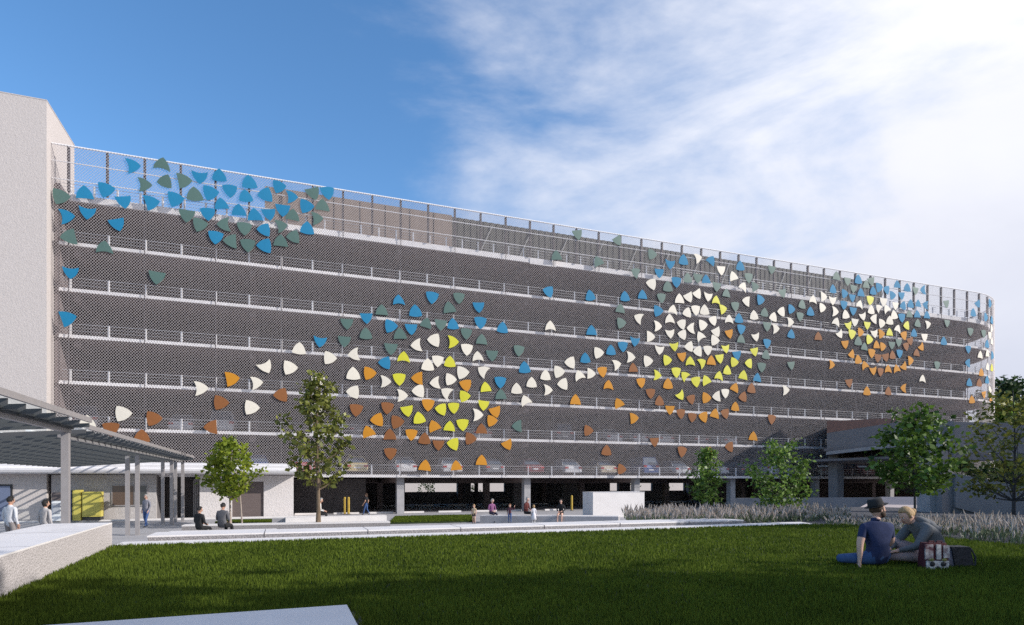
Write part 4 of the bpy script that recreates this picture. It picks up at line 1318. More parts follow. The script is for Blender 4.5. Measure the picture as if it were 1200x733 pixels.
# beyond the end of the garage
for i, (x_, D_, h_, w_, lb_, lm) in enumerate(((1180, 104, 20.5, 16, 'dark green tree beyond the curved end of the garage, leftmost of the far ones', M['leaf_d']), (1212, 96, 17.0, 13, 'dark green tree beyond the garage at the right edge', M['leaf_d']),
                                      (1176, 88, 13.5, 9, 'lower green tree just beyond the curved end of the garage', M['leaf_g']), (1250, 100, 16, 13, 'far dark tree outside the right edge', M['leaf_d']))):
    make_tree('background_tree', lb_, 'tree', tuple(at(x_, 0, D_).xy) + (0,), h_, w_, 2.0, 0.8, lm, M['bark_dark'], nleaf=5200, nb=36, seed=50 + i, trunk_r=0.3, sig=0.75, group='trees beyond the garage')
# seen through the ground storey
for i, t_ in enumerate((27.5, 31.8, 36.8, 52.5, 57.5, 63, 69, 76, 84)):
    p = F(t_ * 1.0 + (i % 3) * 0.5, 34.5 + (i % 2), 0)
    make_tree('far_shrub_tree', 'small green tree seen through the ground storey, %s' % ('far left', 'second from left', 'third from left', 'behind the white block', 'right of the white block', 'in the middle opening', 'right of the middle', 'second from right', 'far right')[i], 'tree',
              (p.x, p.y, 0.02), 3.6, 2.4, 0.5, 0.24, M['leaf_g'], M['bark'], nleaf=420, nb=12, seed=70 + i, trunk_r=0.05, sig=0.25, group='small trees beyond the garage')
# unseen trees added right of the camera to shade lawn and walls
for i, (x_, y_, h_, w_) in enumerate(((18.0, 0.2, 14.5, 9.5), (17.5, 5.6, 7.2, 5.0), (21, -9, 13, 12), (32, 15.5, 13, 9), (25, 1.0, 15, 10))):
    make_tree('shade_tree', 'unseen broad tree added for shade to the right of the lawn', 'tree', (x_, y_, 0.0), h_, w_, 2.2, 0.5, M['leaf_d'], M['bark'], nleaf=4800, nb=36, seed=90 + i, trunk_r=0.2, sig=0.5, group='trees added for shade right of the lawn')

# creeper trailing over the sloping wall
rn = np.random.RandomState(6)
n_ = 2600
u = rn.rand(n_)
xs = 1122 + u * 95
zs = 3.05 - u * 0.62 + 0.14 * np.sin(u * 19) + rn.randn(n_) * 0.12 + 0.12 * (rn.rand(n_) < 0.25) * rn.rand(n_)
Dp = 24.35 + rn.rand(n_) * 0.8
pos = np.stack([(xs - 600) / 720 * Dp, Dp, zs], 1)
d = rn.randn(n_, 3); d /= np.linalg.norm(d, axis=1)[:, None]
e = np.cross(d, rn.randn(n_, 3)); e /= np.linalg.norm(e, axis=1)[:, None]
V = np.stack([pos, pos + d * 0.06 + e * 0.05, pos + d * 0.13, pos + d * 0.06 - e * 0.05], 1)
hedge = np_mesh('hedge', V.reshape(-1, 3), np.arange(n_ * 4).reshape(-1, 4), M['leaf_d'])
tag(hedge, 'dark green creeper hedge lying along the top of the sloping wall', 'hedge', kind='stuff')


# ------------------------------------------------------------------ ornamental plume grasses
def plumes(name, label, pts, n, hmin, hmax, seed, zb=ZL - 0.04):
    """pts: centre line polygon (list of (x,y)) as quad strips"""
    rn = np.random.RandomState(seed)
    Vs, Qs, Ms = [], [], []
    vb = 0
    q = np.array(pts, float)
    tri = []
    for i in range(1, len(q) - 1):
        tri.append((q[0], q[i], q[i + 1]))
    ar = np.array([abs(np.cross(b - a, c - a)) for a, b, c in tri])
    ti = rn.choice(len(tri), n, p=ar / ar.sum())
    r1, r2 = rn.rand(n), rn.rand(n)
    s_ = np.sqrt(r1)
    P0 = np.array([tri[i][0] for i in ti]) * (1 - s_)[:, None] + np.array([tri[i][1] for i in ti]) * (s_ * (1 - r2))[:, None] + np.array([tri[i][2] for i in ti]) * (s_ * r2)[:, None]
    for i in range(n):
        x, y = P0[i]
        h = hmin + (hmax - hmin) * rn.rand()
        lx, ly = rn.randn(2) * 0.10 * h / 0.5
        # leaf blades round the stem base
        for k in range(6):
            a = rn.rand() * 6.28
            sp = (0.25 + 0.5 * rn.rand()) * h * 0.6
            w = 0.006
            p0 = np.array([x, y, zb]); p1 = p0 + [math.cos(a) * sp * 0.5, math.sin(a) * sp * 0.5, h * 0.42]; p2 = p0 + [math.cos(a) * sp, math.sin(a) * sp, h * (0.35 + 0.3 * rn.rand())]
            sd = np.array([-math.sin(a), math.cos(a), 0]) * w
            Vs += [p0 - sd, p0 + sd, p1 + sd, p1 - sd, p1 + sd, p1 - sd, p2 - sd * 0.2, p2 + sd * 0.2]
            Qs += [(vb, vb + 1, vb + 2, vb + 3), (vb + 4, vb + 5, vb + 6, vb + 7)]
            Ms += [1, 1]
            vb += 8
        # plume: crossed tapered blades
        b0 = np.array([x + lx * 0.5, y + ly * 0.5, zb + h * 0.5])
        b1 = np.array([x + lx * 0.85, y + ly * 0.85, zb + h * 0.78])
        b2 = np.array([x + lx * 1.2, y + ly * 1.2, zb + h])
        w = 0.018 + 0.014 * rn.rand()
        a0 = rn.rand() * 3.14
        for a in (a0, a0 + 1.05, a0 + 2.1):
            sd = np.array([math.cos(a), math.sin(a), 0])
            Vs += [b0 - sd * w * 0.35, b0 + sd * w * 0.35, b1 + sd * w, b1 - sd * w, b1 - sd * w, b1 + sd * w, b2 + sd * w * 0.15, b2 - sd * w * 0.15]
            Qs += [(vb, vb + 1, vb + 2, vb + 3), (vb + 4, vb + 5, vb + 6, vb + 7)]
            Ms += [0, 0]
            vb += 8
    o = np_mesh(name, np.array(Vs), np.array(Qs), [M['plume'], M['plume_stem']], mi=np.array(Ms))
    return tag(o, label, 'ornamental grass', kind='stuff')


plumes('plumed_grass', 'bed of pale pinkish plumed grasses behind the kerb wall and below the two small trees', [T(12.2, 1.9)[:2], T(13.5, 1.75)[:2], T(15.3, 1.8)[:2], T(15.6, 1.0)[:2], T(17.4, 0.9)[:2], T(20.5, 1.6)[:2], T(22.0, 5.0)[:2], T(14.0, 5.2)[:2]], 1200, 0.18, 0.54, 1)
plumes('plumed_grass', 'bed of white plumed grasses at the right behind the couple', [(9.42, 13.2), (9.8, 11.8), (11.0, 9.8), (13.2, 9.0), (14.5, 13.0), (12.0, 15.8), (9.8, 15.6)], 650, 0.28, 0.55, 2)
plumes('plumed_grass', 'sparser plumed grasses between the kerb end and the couple', [T(17.6, 0.2)[:2], (9.5, 15.0), (9.5, 13.6), (12.0, 15.8), (13.5, 19.0), T(19.5, 1.4)[:2]], 420, 0.14, 0.28, 3)
# ------------------------------------------------------------------ cars
CARMAT = {}


def carpaint(nm, c):
    if nm not in CARMAT:
        CARMAT[nm] = mat(nm + '_car_paint', c, 0.3, metal=0.1, spec=0.6)
    return CARMAT[nm]


M['tyre'] = mat('tyre', (0.02, 0.02, 0.02, 1), 0.8)
M['rim'] = mat('rim', (0.5, 0.5, 0.52, 1), 0.3, metal=0.8)
M['tail'] = mat('tail_light', (0.45, 0.02, 0.02, 1), 0.25)
M['headl'] = mat('headlight', (0.75, 0.77, 0.8, 1), 0.15)
M['carglass'] = mat('car_glass', (0.10, 0.14, 0.20, 1), 0.06, spec=1.0)


def loft(mb, secs, mi=0):
    n = len(secs[0])
    b = len(mb.v)
    for s_ in secs:
        mb.v += [tuple(p) for p in s_]
    for i in range(len(secs) - 1):
        for k in range(n):
            k2 = (k + 1) % n
            mb.f.append((b + i * n + k, b + i * n + k2, b + (i + 1) * n + k2, b + (i + 1) * n + k))
            mb.m.append(mi)
    mb.f.append(tuple(b + n - 1 - k for k in range(n)))
    mb.f.append(tuple(b + (len(secs) - 1) * n + k for k in range(n)))
    mb.m += [mi, mi]


def car_meshes(kind):
    """returns dict part -> list of meshes; car points along +Y, rear at y=0, on z=0"""
    suv = kind == 'suv'
    Lc = 4.5
    W = 0.90
    hull = MB()
    zt = [(0.0, .62, .70), (0.06, .86, .80), (0.5, .95, .86), (1.2, .97, .90), (2.9, .93, .90), (3.6, .90, .88), (4.2, .78, .84), (4.45, .62, .72), (4.5, .5, .6)]
    secs = []
    for (y, z, w) in zt:
        if suv:
            z += 0.12
        secs.append([(-w * .82, y, .26), (-w * .98, y, .42), (-w, y, z * .72), (-w * .93, y, z * .95), (-w * .7, y, z + .01), (w * .7, y, z + .01), (w * .93, y, z * .95), (w, y, z * .72), (w * .98, y, .42), (w * .82, y, .26)])
    loft(hull, secs)
    rt_, zr = (1.44, .9) if not suv else (1.70, 1.05)
    if suv:
        gh = [(0.12, 1.02, .80, .80), (0.38, rt_, .80, .62), (2.3, rt_ + .02, .82, .62), (3.35, 1.03, .82, .72)]
    else:
        gh = [(0.55, .93, .80, .78), (1.15, rt_ - .06, .80, .58), (1.6, rt_, .82, .58), (2.3, rt_ - .01, .82, .58), (3.3, .92, .82, .72)]
    glass = MB()
    zb = 0.90 if not suv else 1.0
    secs = [[(-wb, y, zb), (-wt, y, z), (wt, y, z), (wb, y, zb)] for (y, z, wb, wt) in gh]
    loft(glass, secs)
    # roof skin and pillars in body colour
    top = gh[1:-1]
    for i in range(len(top) - 1):
        (y0, z0, _, w0), (y1, z1, _, w1) = top[i], top[i + 1]
        hull.prism([(-w0 - .02, y0 - .04, z0 + .004), (w0 + .02, y0 - .04, z0 + .004), (w1 + .02, y1 + .04, z1 + .004), (-w1 - .02, y1 + .04, z1 + .004)], (0, 0, .035))
    for sx in (-1, 1):
        for i in (0, len(gh) - 2):
            (y0, z0, wb0, wt0), (y1, z1, wb1, wt1) = gh[i], gh[i + 1]
            if i == 0:
                a, b = (sx * (wb0 + .0), y0, zb), (sx * (wt1 + .01), y1, z1)
            else:
                a, b = (sx * (wt0 + .01), y0, z0), (sx * (wb1 + .0), y1, zb)
            hull.tube([a, b], .035, 5)
        hull.tube([(sx * .83, 1.95, zb), (sx * (gh[1][3] + .02), 1.95, rt_)], .03, 5)
    wheels = []
    for y in (0.85, 3.55):
        for sx in (-1, 1):
            t_, r_ = MB(), MB()
            mt = Matrix.Rotation(R(90), 3, 'Y')
            t_.lathe([(.2, -.1), (.31, -.1), (.33, -.06), (.33, .06), (.31, .1), (.2, .1)], (sx * (W - .10), y, .33), 14, mtx=mt)
            r_.lathe([(.05, -.112), (.2, -.108), (.2, .108), (.05, .112)], (sx * (W - .10), y, .33), 10, mtx=mt)
            wheels.append((t_, r_))
    tl, hl = [], []
    for sx in (-1, 1):
        a = MB(); x0, x1 = sorted((sx * .80, sx * .48)); zz = .62 if not suv else .8
        a.box(x0, x1, -0.015, 0.08, zz, zz + .17); tl.append(a)
        a = MB(); x0, x1 = sorted((sx * .72, sx * .42))
        a.box(x0, x1, 4.40, 4.505, .52, .66); hl.append(a)
    pl = MB(); pl.box(-.25, .25, -0.02, 0.03, .5, .61)
    bp = MB(); bp.box(-.78, .78, -0.05, 0.10, .30, .44)
    return hull, glass, wheels, tl, hl, pl, bp


def make_car(kind):
    hull, glass, wheels, tl, hl, pl, bp = car_meshes(kind)
    root = bpy.data.objects.new('parked_car', None)
    COL.objects.link(root)

    def B(nm, mb, mt, par, smooth=False):
        o = bpy.data.objects.new(nm, mb.mesh(nm, mt))
        COL.objects.link(o)
        o.parent = par
        if smooth:
            o.data.polygons.foreach_set('use_smooth', [True] * len(o.data.polygons))
        return o
    B('body', hull, carpaint('white', (.7, .7, .72, 1)), root)
    B('window', glass, M['carglass'], root)
    B('bumper', bp, carpaint('white', (.7, .7, .72, 1)), root)
    for t_, r_ in wheels:
        w = B('wheel', t_, M['tyre'], root)
        B('rim', r_, M['rim'], w)
    for a in tl:
        B('tail_light', a, M['tail'], root)
    for a in hl:
        B('headlight', a, M['headl'], root)
    B('number_plate', pl, M['rail'], root)
    return root


kids = lambda o: [c for c in bpy.data.objects if c.parent == o]


def copy_tree(o, paint, parent=None, cache={}):
    c = o.copy()
    COL.objects.link(c)
    c.parent = parent
    if c.type == 'MESH' and o.name.split('.')[0] in ('body', 'bumper'):
        key = (o.data.name, paint.name)
        if key not in cache:
            me = o.data.copy()
            me.materials[0] = paint
            cache[key] = me
        c.data = cache[key]
    for ch in kids(o):
        copy_tree(ch, paint, c)
    return c


proto = {'sedan': make_car('sedan'), 'suv': make_car('suv')}
paints = {'white': (.82, .82, .84, 1), 'silver': (.58, .59, .62, 1), 'grey': (.16, .17, .19, 1), 'black': (.025, .025, .03, 1), 'red': (.42, .03, .03, 1),
          'blue': (.05, .10, .28, 1), 'beige': (.5, .43, .33, 1), 'maroon': (.16, .02, .03, 1), 'pale yellow': (.62, .5, .25, 1)}
used = set()
rc_ = random.Random(9)


def put_car(kind, colour, t_, v_, z_, label, grp, flip=False, skew=0.0):
    pt_ = carpaint(colour, paints[colour])
    if kind not in used:
        c = proto[kind]
        used.add(kind)
        for o in kids(c):
            if o.name.split('.')[0] in ('body', 'bumper'):
                o.data.materials[0] = pt_
    else:
        c = copy_tree(proto[kind], pt_)
    # first use repaints the prototype mesh, so copies must make their own
    p = F(t_, v_, z_)
    c.location = p
    ang = math.atan2(NV.y, NV.x) - math.pi / 2 + skew
    if flip:
        ang += math.pi
        c.location = F(t_, v_ + 4.5, z_)
    c.rotation_euler = (0, 0, ang)
    tag(c, label, 'car', grp)
    return c


ZD = ZS[0] + 0.088
G1 = 'cars parked along the front of the first deck'
row = [(300, 'sedan', 'blue', 'dark blue car on the first deck behind the yellow-green tree'),
       (356, 'sedan', 'red', 'bright red car on the first deck half hidden by the tall tree'),
       (417, 'sedan', 'pale yellow', 'pale yellow car on the first deck just right of the tall tree'),
       (474, 'sedan', 'white', 'white car on the first deck below the lone rust petal'),
       (527, 'sedan', 'white', 'white sedan on the first deck between two amber petals'),
       (576, 'sedan', 'grey', 'dark grey car on the first deck right of the amber petals'),
       (622, 'sedan', 'maroon', 'dark red sedan on the first deck left of the two pale sedans'),
       (666, 'sedan', 'white', 'white sedan on the first deck, left of the pair of pale sedans'),
       (707, 'sedan', 'beige', 'beige sedan on the first deck, right of the pair of pale sedans'),
       (756, 'suv', 'blue', 'dark blue tall car on the first deck right of the beige sedan'),
       (793, 'sedan', 'silver', 'silver sedan on the first deck left of the small upright tree'),
       (838, 'sedan', 'white', 'white car on the first deck behind the small upright tree'),
       (868, 'sedan', 'black', 'black car on the first deck between the two small trees'),
       (898, 'suv', 'silver', 'silver tall car on the first deck behind the broader green tree'),
       (930, 'sedan', 'white', 'white car on the first deck behind the right part of the green tree'),
       (962, 'sedan', 'silver', 'silver car on the first deck left of the grey ramp column'),
       (1008, 'sedan', 'maroon', 'maroon car on the first deck right of the grey ramp column'),
       (1036, 'sedan', 'grey', 'grey car on the first deck behind the dark green tree')]
for x_, kd, cl, lb_ in row:
    put_car(kd, cl, tx(x_, 2.2), 1.15, ZD, lb_, G1, skew=rc_.uniform(-0.03, 0.03))
G2 = 'cars in the second row of the first deck'
for x_, kd, cl, lb_ in ((448, 'sedan', 'silver', 'silver car in the second row behind the white car'), (500, 'suv', 'grey', 'grey tall car in the second row left of the white sedan'),
                        (596, 'sedan', 'silver', 'silver car in the second row behind the dark cars'), (688, 'sedan', 'silver', 'silver car in the second row between the two pale sedans'),
                        (735, 'suv', 'grey', 'dark grey tall car in the second row left of the blue one'), (815, 'sedan', 'silver', 'silver car in the second row behind the upright tree')):
    put_car(kd, cl, tx(x_, 14.0), 13.5, ZD, lb_, G2, flip=True)
ZD2 = ZS[1] + 0.088
G3 = 'cars on the second deck'
for i, (x_, kd, cl) in enumerate(((105, 'suv', 'silver'), (215, 'sedan', 'silver'), (262, 'suv', 'silver'), (420, 'sedan', 'grey'), (560, 'sedan', 'silver'), (655, 'suv', 'grey'), (712, 'sedan', 'silver'), (742, 'sedan', 'silver'), (772, 'sedan', 'white'), (812, 'sedan', 'grey'), (846, 'sedan', 'silver'))):
    where = ('above the near canopy', 'above the far canopy', 'left of the tall tree', 'right of the tall tree', 'above the single amber petal', 'left of the yellow-orange cluster', 'leftmost of the three pale roofs', 'middle of the three pale roofs', 'rightmost of the three pale roofs', 'above the small upright tree', 'right of the small upright tree')[i]
    put_car(kd, cl, tx(x_, 4.6), 3.2, ZD2, 'roof of a %s car on the second deck, %s' % (cl, where), G3)


# ------------------------------------------------------------------ people
CL = {}


def cloth(nm, c, rough=0.9):
    if nm not in CL:
        CL[nm] = mat('cloth_' + nm, c, rough, var=0.12, scale=20, bump=0.12, bscale=9)
    return CL[nm]


SKIN = mat('skin', (0.52, 0.30, 0.21, 1), 0.6, var=0.04, scale=8)
SKIN_P = mat('pale_skin', (0.62, 0.38, 0.29, 1), 0.6, var=0.04, scale=8)
LIP = mat('lips', (0.35, 0.12, 0.10, 1), 0.5)
EYE = mat('eye', (0.05, 0.04, 0.04, 1), 0.2)
EYEW = mat('eye_white', (0.75, 0.73, 0.70, 1), 0.3)
hairm = {k: mat('hair_' + k, c, 0.7, var=0.3, scale=30, stretch=(1, 1, 0.2), bump=0.4, bscale=60) for k, c in
         {'black': (.012, .010, .010, 1), 'brown': (.07, .035, .018, 1), 'blond': (.42, .27, .13, 1), 'grey': (.35, .34, .33, 1), 'ginger': (.22, .09, .03, 1)}.items()}


def look_mtx(fwd, up=(0, 0, 1)):
    f_ = Vector(fwd).normalized()
    u_ = Vector(up)
    r_ = f_.cross(u_).normalized()
    u_ = r_.cross(f_)
    return Matrix((r_, f_, u_)).transposed()


def head_geo(mb, c, fwd, up, s=1.0, beard=False):
    mt = look_mtx(fwd, up)

    def shape(p):
        z = p.z / 0.118
        k = 1.0
        if z < 0:
            k = 1 - 0.36 * (-z) ** 1.4
        y = p.y
        if y < 0:
            y *= 1.08
        if z < -0.2 and y > 0:
            y *= 1.0
        return Vector((p.x * k, y * (1 - 0.12 * max(0, -z)) + 0.012 * max(0, -z), p.z)) * s
    mb.ell(c, (0.077, 0.095, 0.118), mt, 18, 14, 0, shape)

    def pt(x, y, z):
        return Vector(c) + mt @ (Vector((x, y, z)) * s)
    mb.tube([pt(0, .086, .018), pt(0, .102, -.008), pt(0, .112, -.028), pt(0, .092, -.036)], [.007 * s, .010 * s, .014 * s, .010 * s], 6, 0)
    for sx in (-1, 1):
        mb.ell(pt(sx * .031, .083, .010), (.013 * s, .008 * s, .008 * s), mt, 8, 6, 4)
        mb.ell(pt(sx * .031, .090, .010), (.006 * s, .004 * s, .006 * s), mt, 8, 6, 3)
        mb.tube([pt(sx * .018, .093, .028), pt(sx * .046, .082, .028)], .004 * s, 5, 5)
        mb.ell(pt(sx * .078, -.004, -.005), (.009 * s, .020 * s, .031 * s), mt, 8, 6, 0)
    mb.tube([pt(-.024, .083, -.058), pt(0, .093, -.056), pt(.024, .083, -.058)], [.003 * s, .006 * s, .003 * s], 6, 2)
    if beard:
        mb.ell(pt(0, .050, -.078), (.056 * s, .050 * s, .042 * s), mt, 12, 8, 5)
        for sx in (-1, 1):
            mb.ell(pt(sx * .058, .030, -.052), (.018 * s, .040 * s, .045 * s), mt, 8, 6, 5)


def hair_geo(c, fwd, up, style, s=1.0):
    mt = look_mtx(fwd, up)
    mb = MB()

    def fn(p):
        # pull the cap back off the face
        q = p.copy()
        z = p.z
        if p.y > 0.045 and z < 0.055:
            q.y = 0.045 - (p.y - 0.045) * 0.4
        if style in ('short', 'flat') and z < -0.03:
            q = Vector((p.x * 0.80, min(p.y, -0.01) * 0.90, -0.03 + (z + 0.03) * 0.5))
        if style == 'bob' and z < -0.03:
            q.y = min(q.y, 0.01)
            q.z = -0.03 + (z + 0.03) * 1.0
        if style == 'long' and z < -0.02:
            q = Vector((p.x * 0.95, min(p.y, -0.03), -0.02 + (z + 0.02) * 2.2))
        return (q + Vector((0, -0.006, 0.008))) * s
    mb.ell(c, (0.087, 0.106, 0.126), mt, 18, 14, 0, fn)
    rr = random.Random(3)
    for i in range(0 if style == 'flat' else 26):
        a, b = rr.uniform(0, 6.28), rr.uniform(0.1, 1.3)
        p = Vector((math.cos(a) * math.sin(b) * .088, math.sin(a) * math.sin(b) * .106, math.cos(b) * .128))
        if p.y > 0.05 and p.z < 0.08:
            continue
        mb.ell(Vector(c) + mt @ (p * s), (.024 * s, .028 * s, .016 * s), mt, 6, 4)
    return mb


def skin_mesh(nodes, edges, root):
    me = bpy.data.meshes.new('tmp')
    me.from_pydata([n[0] for n in nodes], edges, [])
    o = bpy.data.objects.new('tmp', me)
    COL.objects.link(o)
    md = o.modifiers.new('s', 'SKIN')
    md.use_smooth_shade = True
    lay = me.skin_vertices[0].data
    for i, n_ in enumerate(nodes):
        r_ = n_[1]
        lay[i].radius = (r_, r_) if isinstance(r_, (int, float)) else r_
        lay[i].use_root = (i == root)
    sb = o.modifiers.new('b', 'SUBSURF')
    sb.levels = 2
    sb.render_levels = 2
    dg = bpy.context.evaluated_depsgraph_get()
    ev = o.evaluated_get(dg)
    em = bpy.data.meshes.new_from_object(ev)
    v = [tuple(q.co) for q in em.vertices]
    f_ = [tuple(p.vertices) for p in em.polygons]
    bpy.data.objects.remove(o)
    bpy.data.meshes.remove(me)
    bpy.data.meshes.remove(em)
    return v, f_


def person(label, J, origin, heading, scale, shirt, pants, shoes, skin, hair, hstyle, headf=(0, 1, -0.05), headup=(0, 0, 1), sleeve='long', legskin=False,
           fingers=True, beard=False, skirt=False, girth=1.0, child=False, group=None, head_s=1.0, hairmat=None):
    """J: joint dict in metres, x right, y forward, z up"""
    rot = Matrix.Rotation(heading, 3, 'Z')

    def W(p):
        return Vector(origin) + rot @ (Vector(p) * scale)
    g_ = girth
    names = []
    nodes, edges = [], []
    region = []

    def add(nm, p, r_, parent, reg):
        nodes.append((tuple(Vector(p) * scale), r_ * scale if isinstance(r_, (int, float)) else (r_[0] * scale, r_[1] * scale)))
        names.append(nm)
        i = len(nodes) - 1
        if parent is not None:
            edges.append((names.index(parent), i))
            region.append((names.index(parent), i, reg))
        return i
    Jv = {k: Vector(v) for k, v in J.items()}
    add('pelvis', Jv['pelvis'], .125 * g_, None, None)
    add('belly', Jv['belly'], .118 * g_, 'pelvis', 'S')
    add('chest', Jv['chest'], .132 * g_, 'belly', 'S')
    add('nb', Jv['nb'], .075, 'chest', 'S')
    nt_ = Jv['nb'].lerp(Jv['head'], 0.55)
    add('nt', nt_, .048, 'nb', 'K')
    for sd_ in ('L', 'R'):
        sh, el, wr = Jv['sh' + sd_], Jv['el' + sd_], Jv['wr' + sd_]
        add('sh' + sd_, sh, .062 * g_, 'chest', 'S')
        add('el' + sd_, el, .043 * g_, 'sh' + sd_, 'S')
        if sleeve == 'short':
            nodes_mid = sh.lerp(el, .62)
        add('wr' + sd_, wr, .030, 'el' + sd_, 'S' if sleeve == 'long' else 'K')
        d_ = Jv.get('ha' + sd_, (wr - el)).normalized() if 'ha' + sd_ in Jv else (wr - el).normalized()
        palm = wr + d_ * .075
        add('pa' + sd_, palm, (.030, .020), 'wr' + sd_, 'K')
        if fingers:
            side = d_.cross(Vector((0, 0, 1)))
            if side.length < 0.2:
                side = Vector((0, 1, 0)) if sd_ == 'L' else Vector((0, 1, 0))
            side.normalize()
            nrm = side.cross(d_).normalized()
            for q, (off, ln_) in enumerate(((-.030, .062), (-.010, .074), (.010, .070), (.029, .055))):
                b0 = palm + d_ * .022 + side * off
                b1 = b0 + d_ * ln_ * .55 + side * off * .25 - nrm * .008
                b2 = b1 + d_ * ln_ * .42 - nrm * .020
                add('f%s%d0' % (sd_, q), b0, .0095, 'pa' + sd_, 'K')
                add('f%s%d1' % (sd_, q), b1, .0085, 'f%s%d0' % (sd_, q), 'K')
                add('f%s%d2' % (sd_, q), b2, .0070, 'f%s%d1' % (sd_, q), 'K')
            b1 = wr + d_ * .035 + side * .042
            add('th%s1' % sd_, b1, .012, 'wr' + sd_, 'K')
            add('th%s2' % sd_, b1 + d_ * .035 + side * .018, .009, 'th%s1' % sd_, 'K')
        hp, kn, an = Jv['hi' + sd_], Jv['kn' + sd_], Jv['an' + sd_]
        add('hi' + sd_, hp, .090 * g_, 'pelvis', 'P')
        add('mt' + sd_, hp.lerp(kn, .5), .076 * g_, 'hi' + sd_, 'P')
        add('kn' + sd_, kn, .056 * g_, 'mt' + sd_, 'P' if not legskin else 'K')
        add('cf' + sd_, kn.lerp(an, .4), .050 * g_, 'kn' + sd_, 'P' if not legskin else 'K')
        add('an' + sd_, an, .034, 'cf' + sd_, 'P' if not legskin else 'K')
        to = Jv.get('to' + sd_)
        if to is None:
            to = an + Vector((0.02 if sd_ == 'R' else -0.02, .15, -.045))
        add('to' + sd_, to, .032, 'an' + sd_, 'F')
    v, f_ = skin_mesh(nodes, edges, 0)
    rad_ = lambda i: nodes[i][1] if isinstance(nodes[i][1], float) else nodes[i][1][0]
    segs = [(Vector(nodes[a][0]), Vector(nodes[b][0]), r_, names[b], rad_(a), rad_(b)) for a, b, r_ in region]
    mats = [skin, cloth(*shirt), LIP, EYE, EYEW, hairm[hair], cloth(*pants), cloth(*shoes)]
    mi = []
    for fc in f_:
        c = sum((Vector(v[i]) for i in fc), Vector()) / len(fc)
        best, br_, bn, bu = 1e9, 'S', '', 0
        for a, b, r_, nm, ra, rb_ in segs:
            ab = b - a
            u = max(0, min(1, (c - a).dot(ab) / max(1e-9, ab.length_squared)))
            d_ = (a + ab * u - c).length - (ra + (rb_ - ra) * u)
            if d_ < best:
                best, br_, bn, bu = d_, r_, nm, u
        if sleeve == 'short' and bn.startswith('el') and bu > 0.62:
            br_ = 'K'
        mi.append({'S': 1, 'K': 0, 'P': 6, 'F': 7}[br_])
    mb = MB()
    mb.v = [tuple(Vector(origin) + rot @ Vector(q)) for q in v]
    mb.f = list(f_)
    mb.m = mi
    hc = W(Jv['head'])
    hf, hu = rot @ Vector(headf), rot @ Vector(headup)
    hs_ = scale * head_s
    head_geo(mb, hc, hf, hu, hs_, beard)
    root = thing('person', label, 'person', tuple(origin), group)
    o = mb.build('body', mats, root, smooth=True)
    hb = hair_geo(hc, hf, hu, hstyle, hs_)
    hb.build('hair', hairm[hair], root, smooth=True)
    if skirt:
        m = MB()
        pc = W(Jv['belly'].lerp(Jv['pelvis'], .4)) - Vector(origin)
        kz = (Jv['knL'].z + Jv['knR'].z) / 2 * scale
        m.lathe([(.12 * scale, 0), (.17 * scale, -.12 * scale), (.26 * scale, kz - pc.z - .06), (.25 * scale, kz - pc.z - .063)], Vector(origin) + pc, 16)
        m.build('skirt', mats[1], root, smooth=True)
    return root, hc, hf, hu, hs_


def stand(arm=0.12, stride=0.0, lift=0.0):
    return dict(pelvis=(0, 0, .93), belly=(0, .0, 1.08), chest=(0, .0, 1.27), nb=(0, -.01, 1.43), head=(0, .02, 1.60),
                shL=(-.17, 0, 1.38), elL=(-.23, -.03 + arm * .3, 1.11), wrL=(-.22, .04 + arm, .90),
                shR=(.17, 0, 1.38), elR=(.23, -.03 - arm * .3, 1.11), wrR=(.22, .04 - arm * .3 + lift, .90 + lift),
                hiL=(-.09, 0, .88), knL=(-.10, .03 + stride * .5, .49), anL=(-.10, stride, .09),
                hiR=(.09, 0, .88), knR=(.10, .03 - stride * .1, .49), anR=(.10, -stride, .09 + abs(stride) * .12))


def sit(seat=.46, lean=0.05, arms='lap'):
    z = seat
    d = dict(pelvis=(0, 0, z + .11), belly=(0, lean * .4, z + .27), chest=(0, lean, z + .46), nb=(0, lean * 1.2, z + .62), head=(0, lean * 1.5 + .03, z + .79),
             shL=(-.17, lean, z + .57), elL=(-.23, lean + .02, z + .30), wrL=(-.10, lean + .24, z + .24),
             shR=(.17, lean, z + .57), elR=(.23, lean + .02, z + .30), wrR=(.10, lean + .26, z + .22),
             hiL=(-.09, .04, z + .09), knL=(-.11, .46, z + .06), anL=(-.11, .46, .09),
             hiR=(.09, .04, z + .09), knR=(.11, .46, z + .06), anR=(.12, .52, .09))
    return d


def gp(x, D, z=0.0):
    return ((x - 600) / 720 * D, D, z)


grey = ('grey_suit', (.10, .10, .11, 1))
blk = ('black', (.012, .012, .014, 1))
wht = ('white', (.62, .60, .58, 1))
lgt = ('light_shirt', (.55, .56, .60, 1))
gtr = ('grey_trousers', (.22, .20, .20, 1))
jean = ('blue_jeans', (.05, .10, .25, 1))
navy = ('navy', (.018, .028, .085, 1))
shoe = ('dark_shoes', (.02, .02, .02, 1))
# heading: 0 looks away from the camera
person('person in pale blue shirt seen from behind at the left edge, behind the white wall', stand(.05, .12), gp(12, 19.2, .25), R(-6), 1.04, lgt, gtr, shoe, SKIN, 'black', 'short', headf=(.2, 1, 0))
person('person seen from behind in a striped grey top by the canopy post', stand(.03, .08), gp(53, 20, .18), R(-10), 1.01, ('striped_grey', (.42, .40, .40, 1)), gtr, shoe, SKIN, 'black', 'bob', headf=(.3, 1, 0))
person('person with white hair and grey jacket by the canopy posts', stand(.10, .20), gp(171.5, 33.4), R(172), 1.06, ('grey_jacket', (.23, .23, .27, 1)), jean, shoe, SKIN_P, 'grey', 'short', headf=(0, 1, -.1))
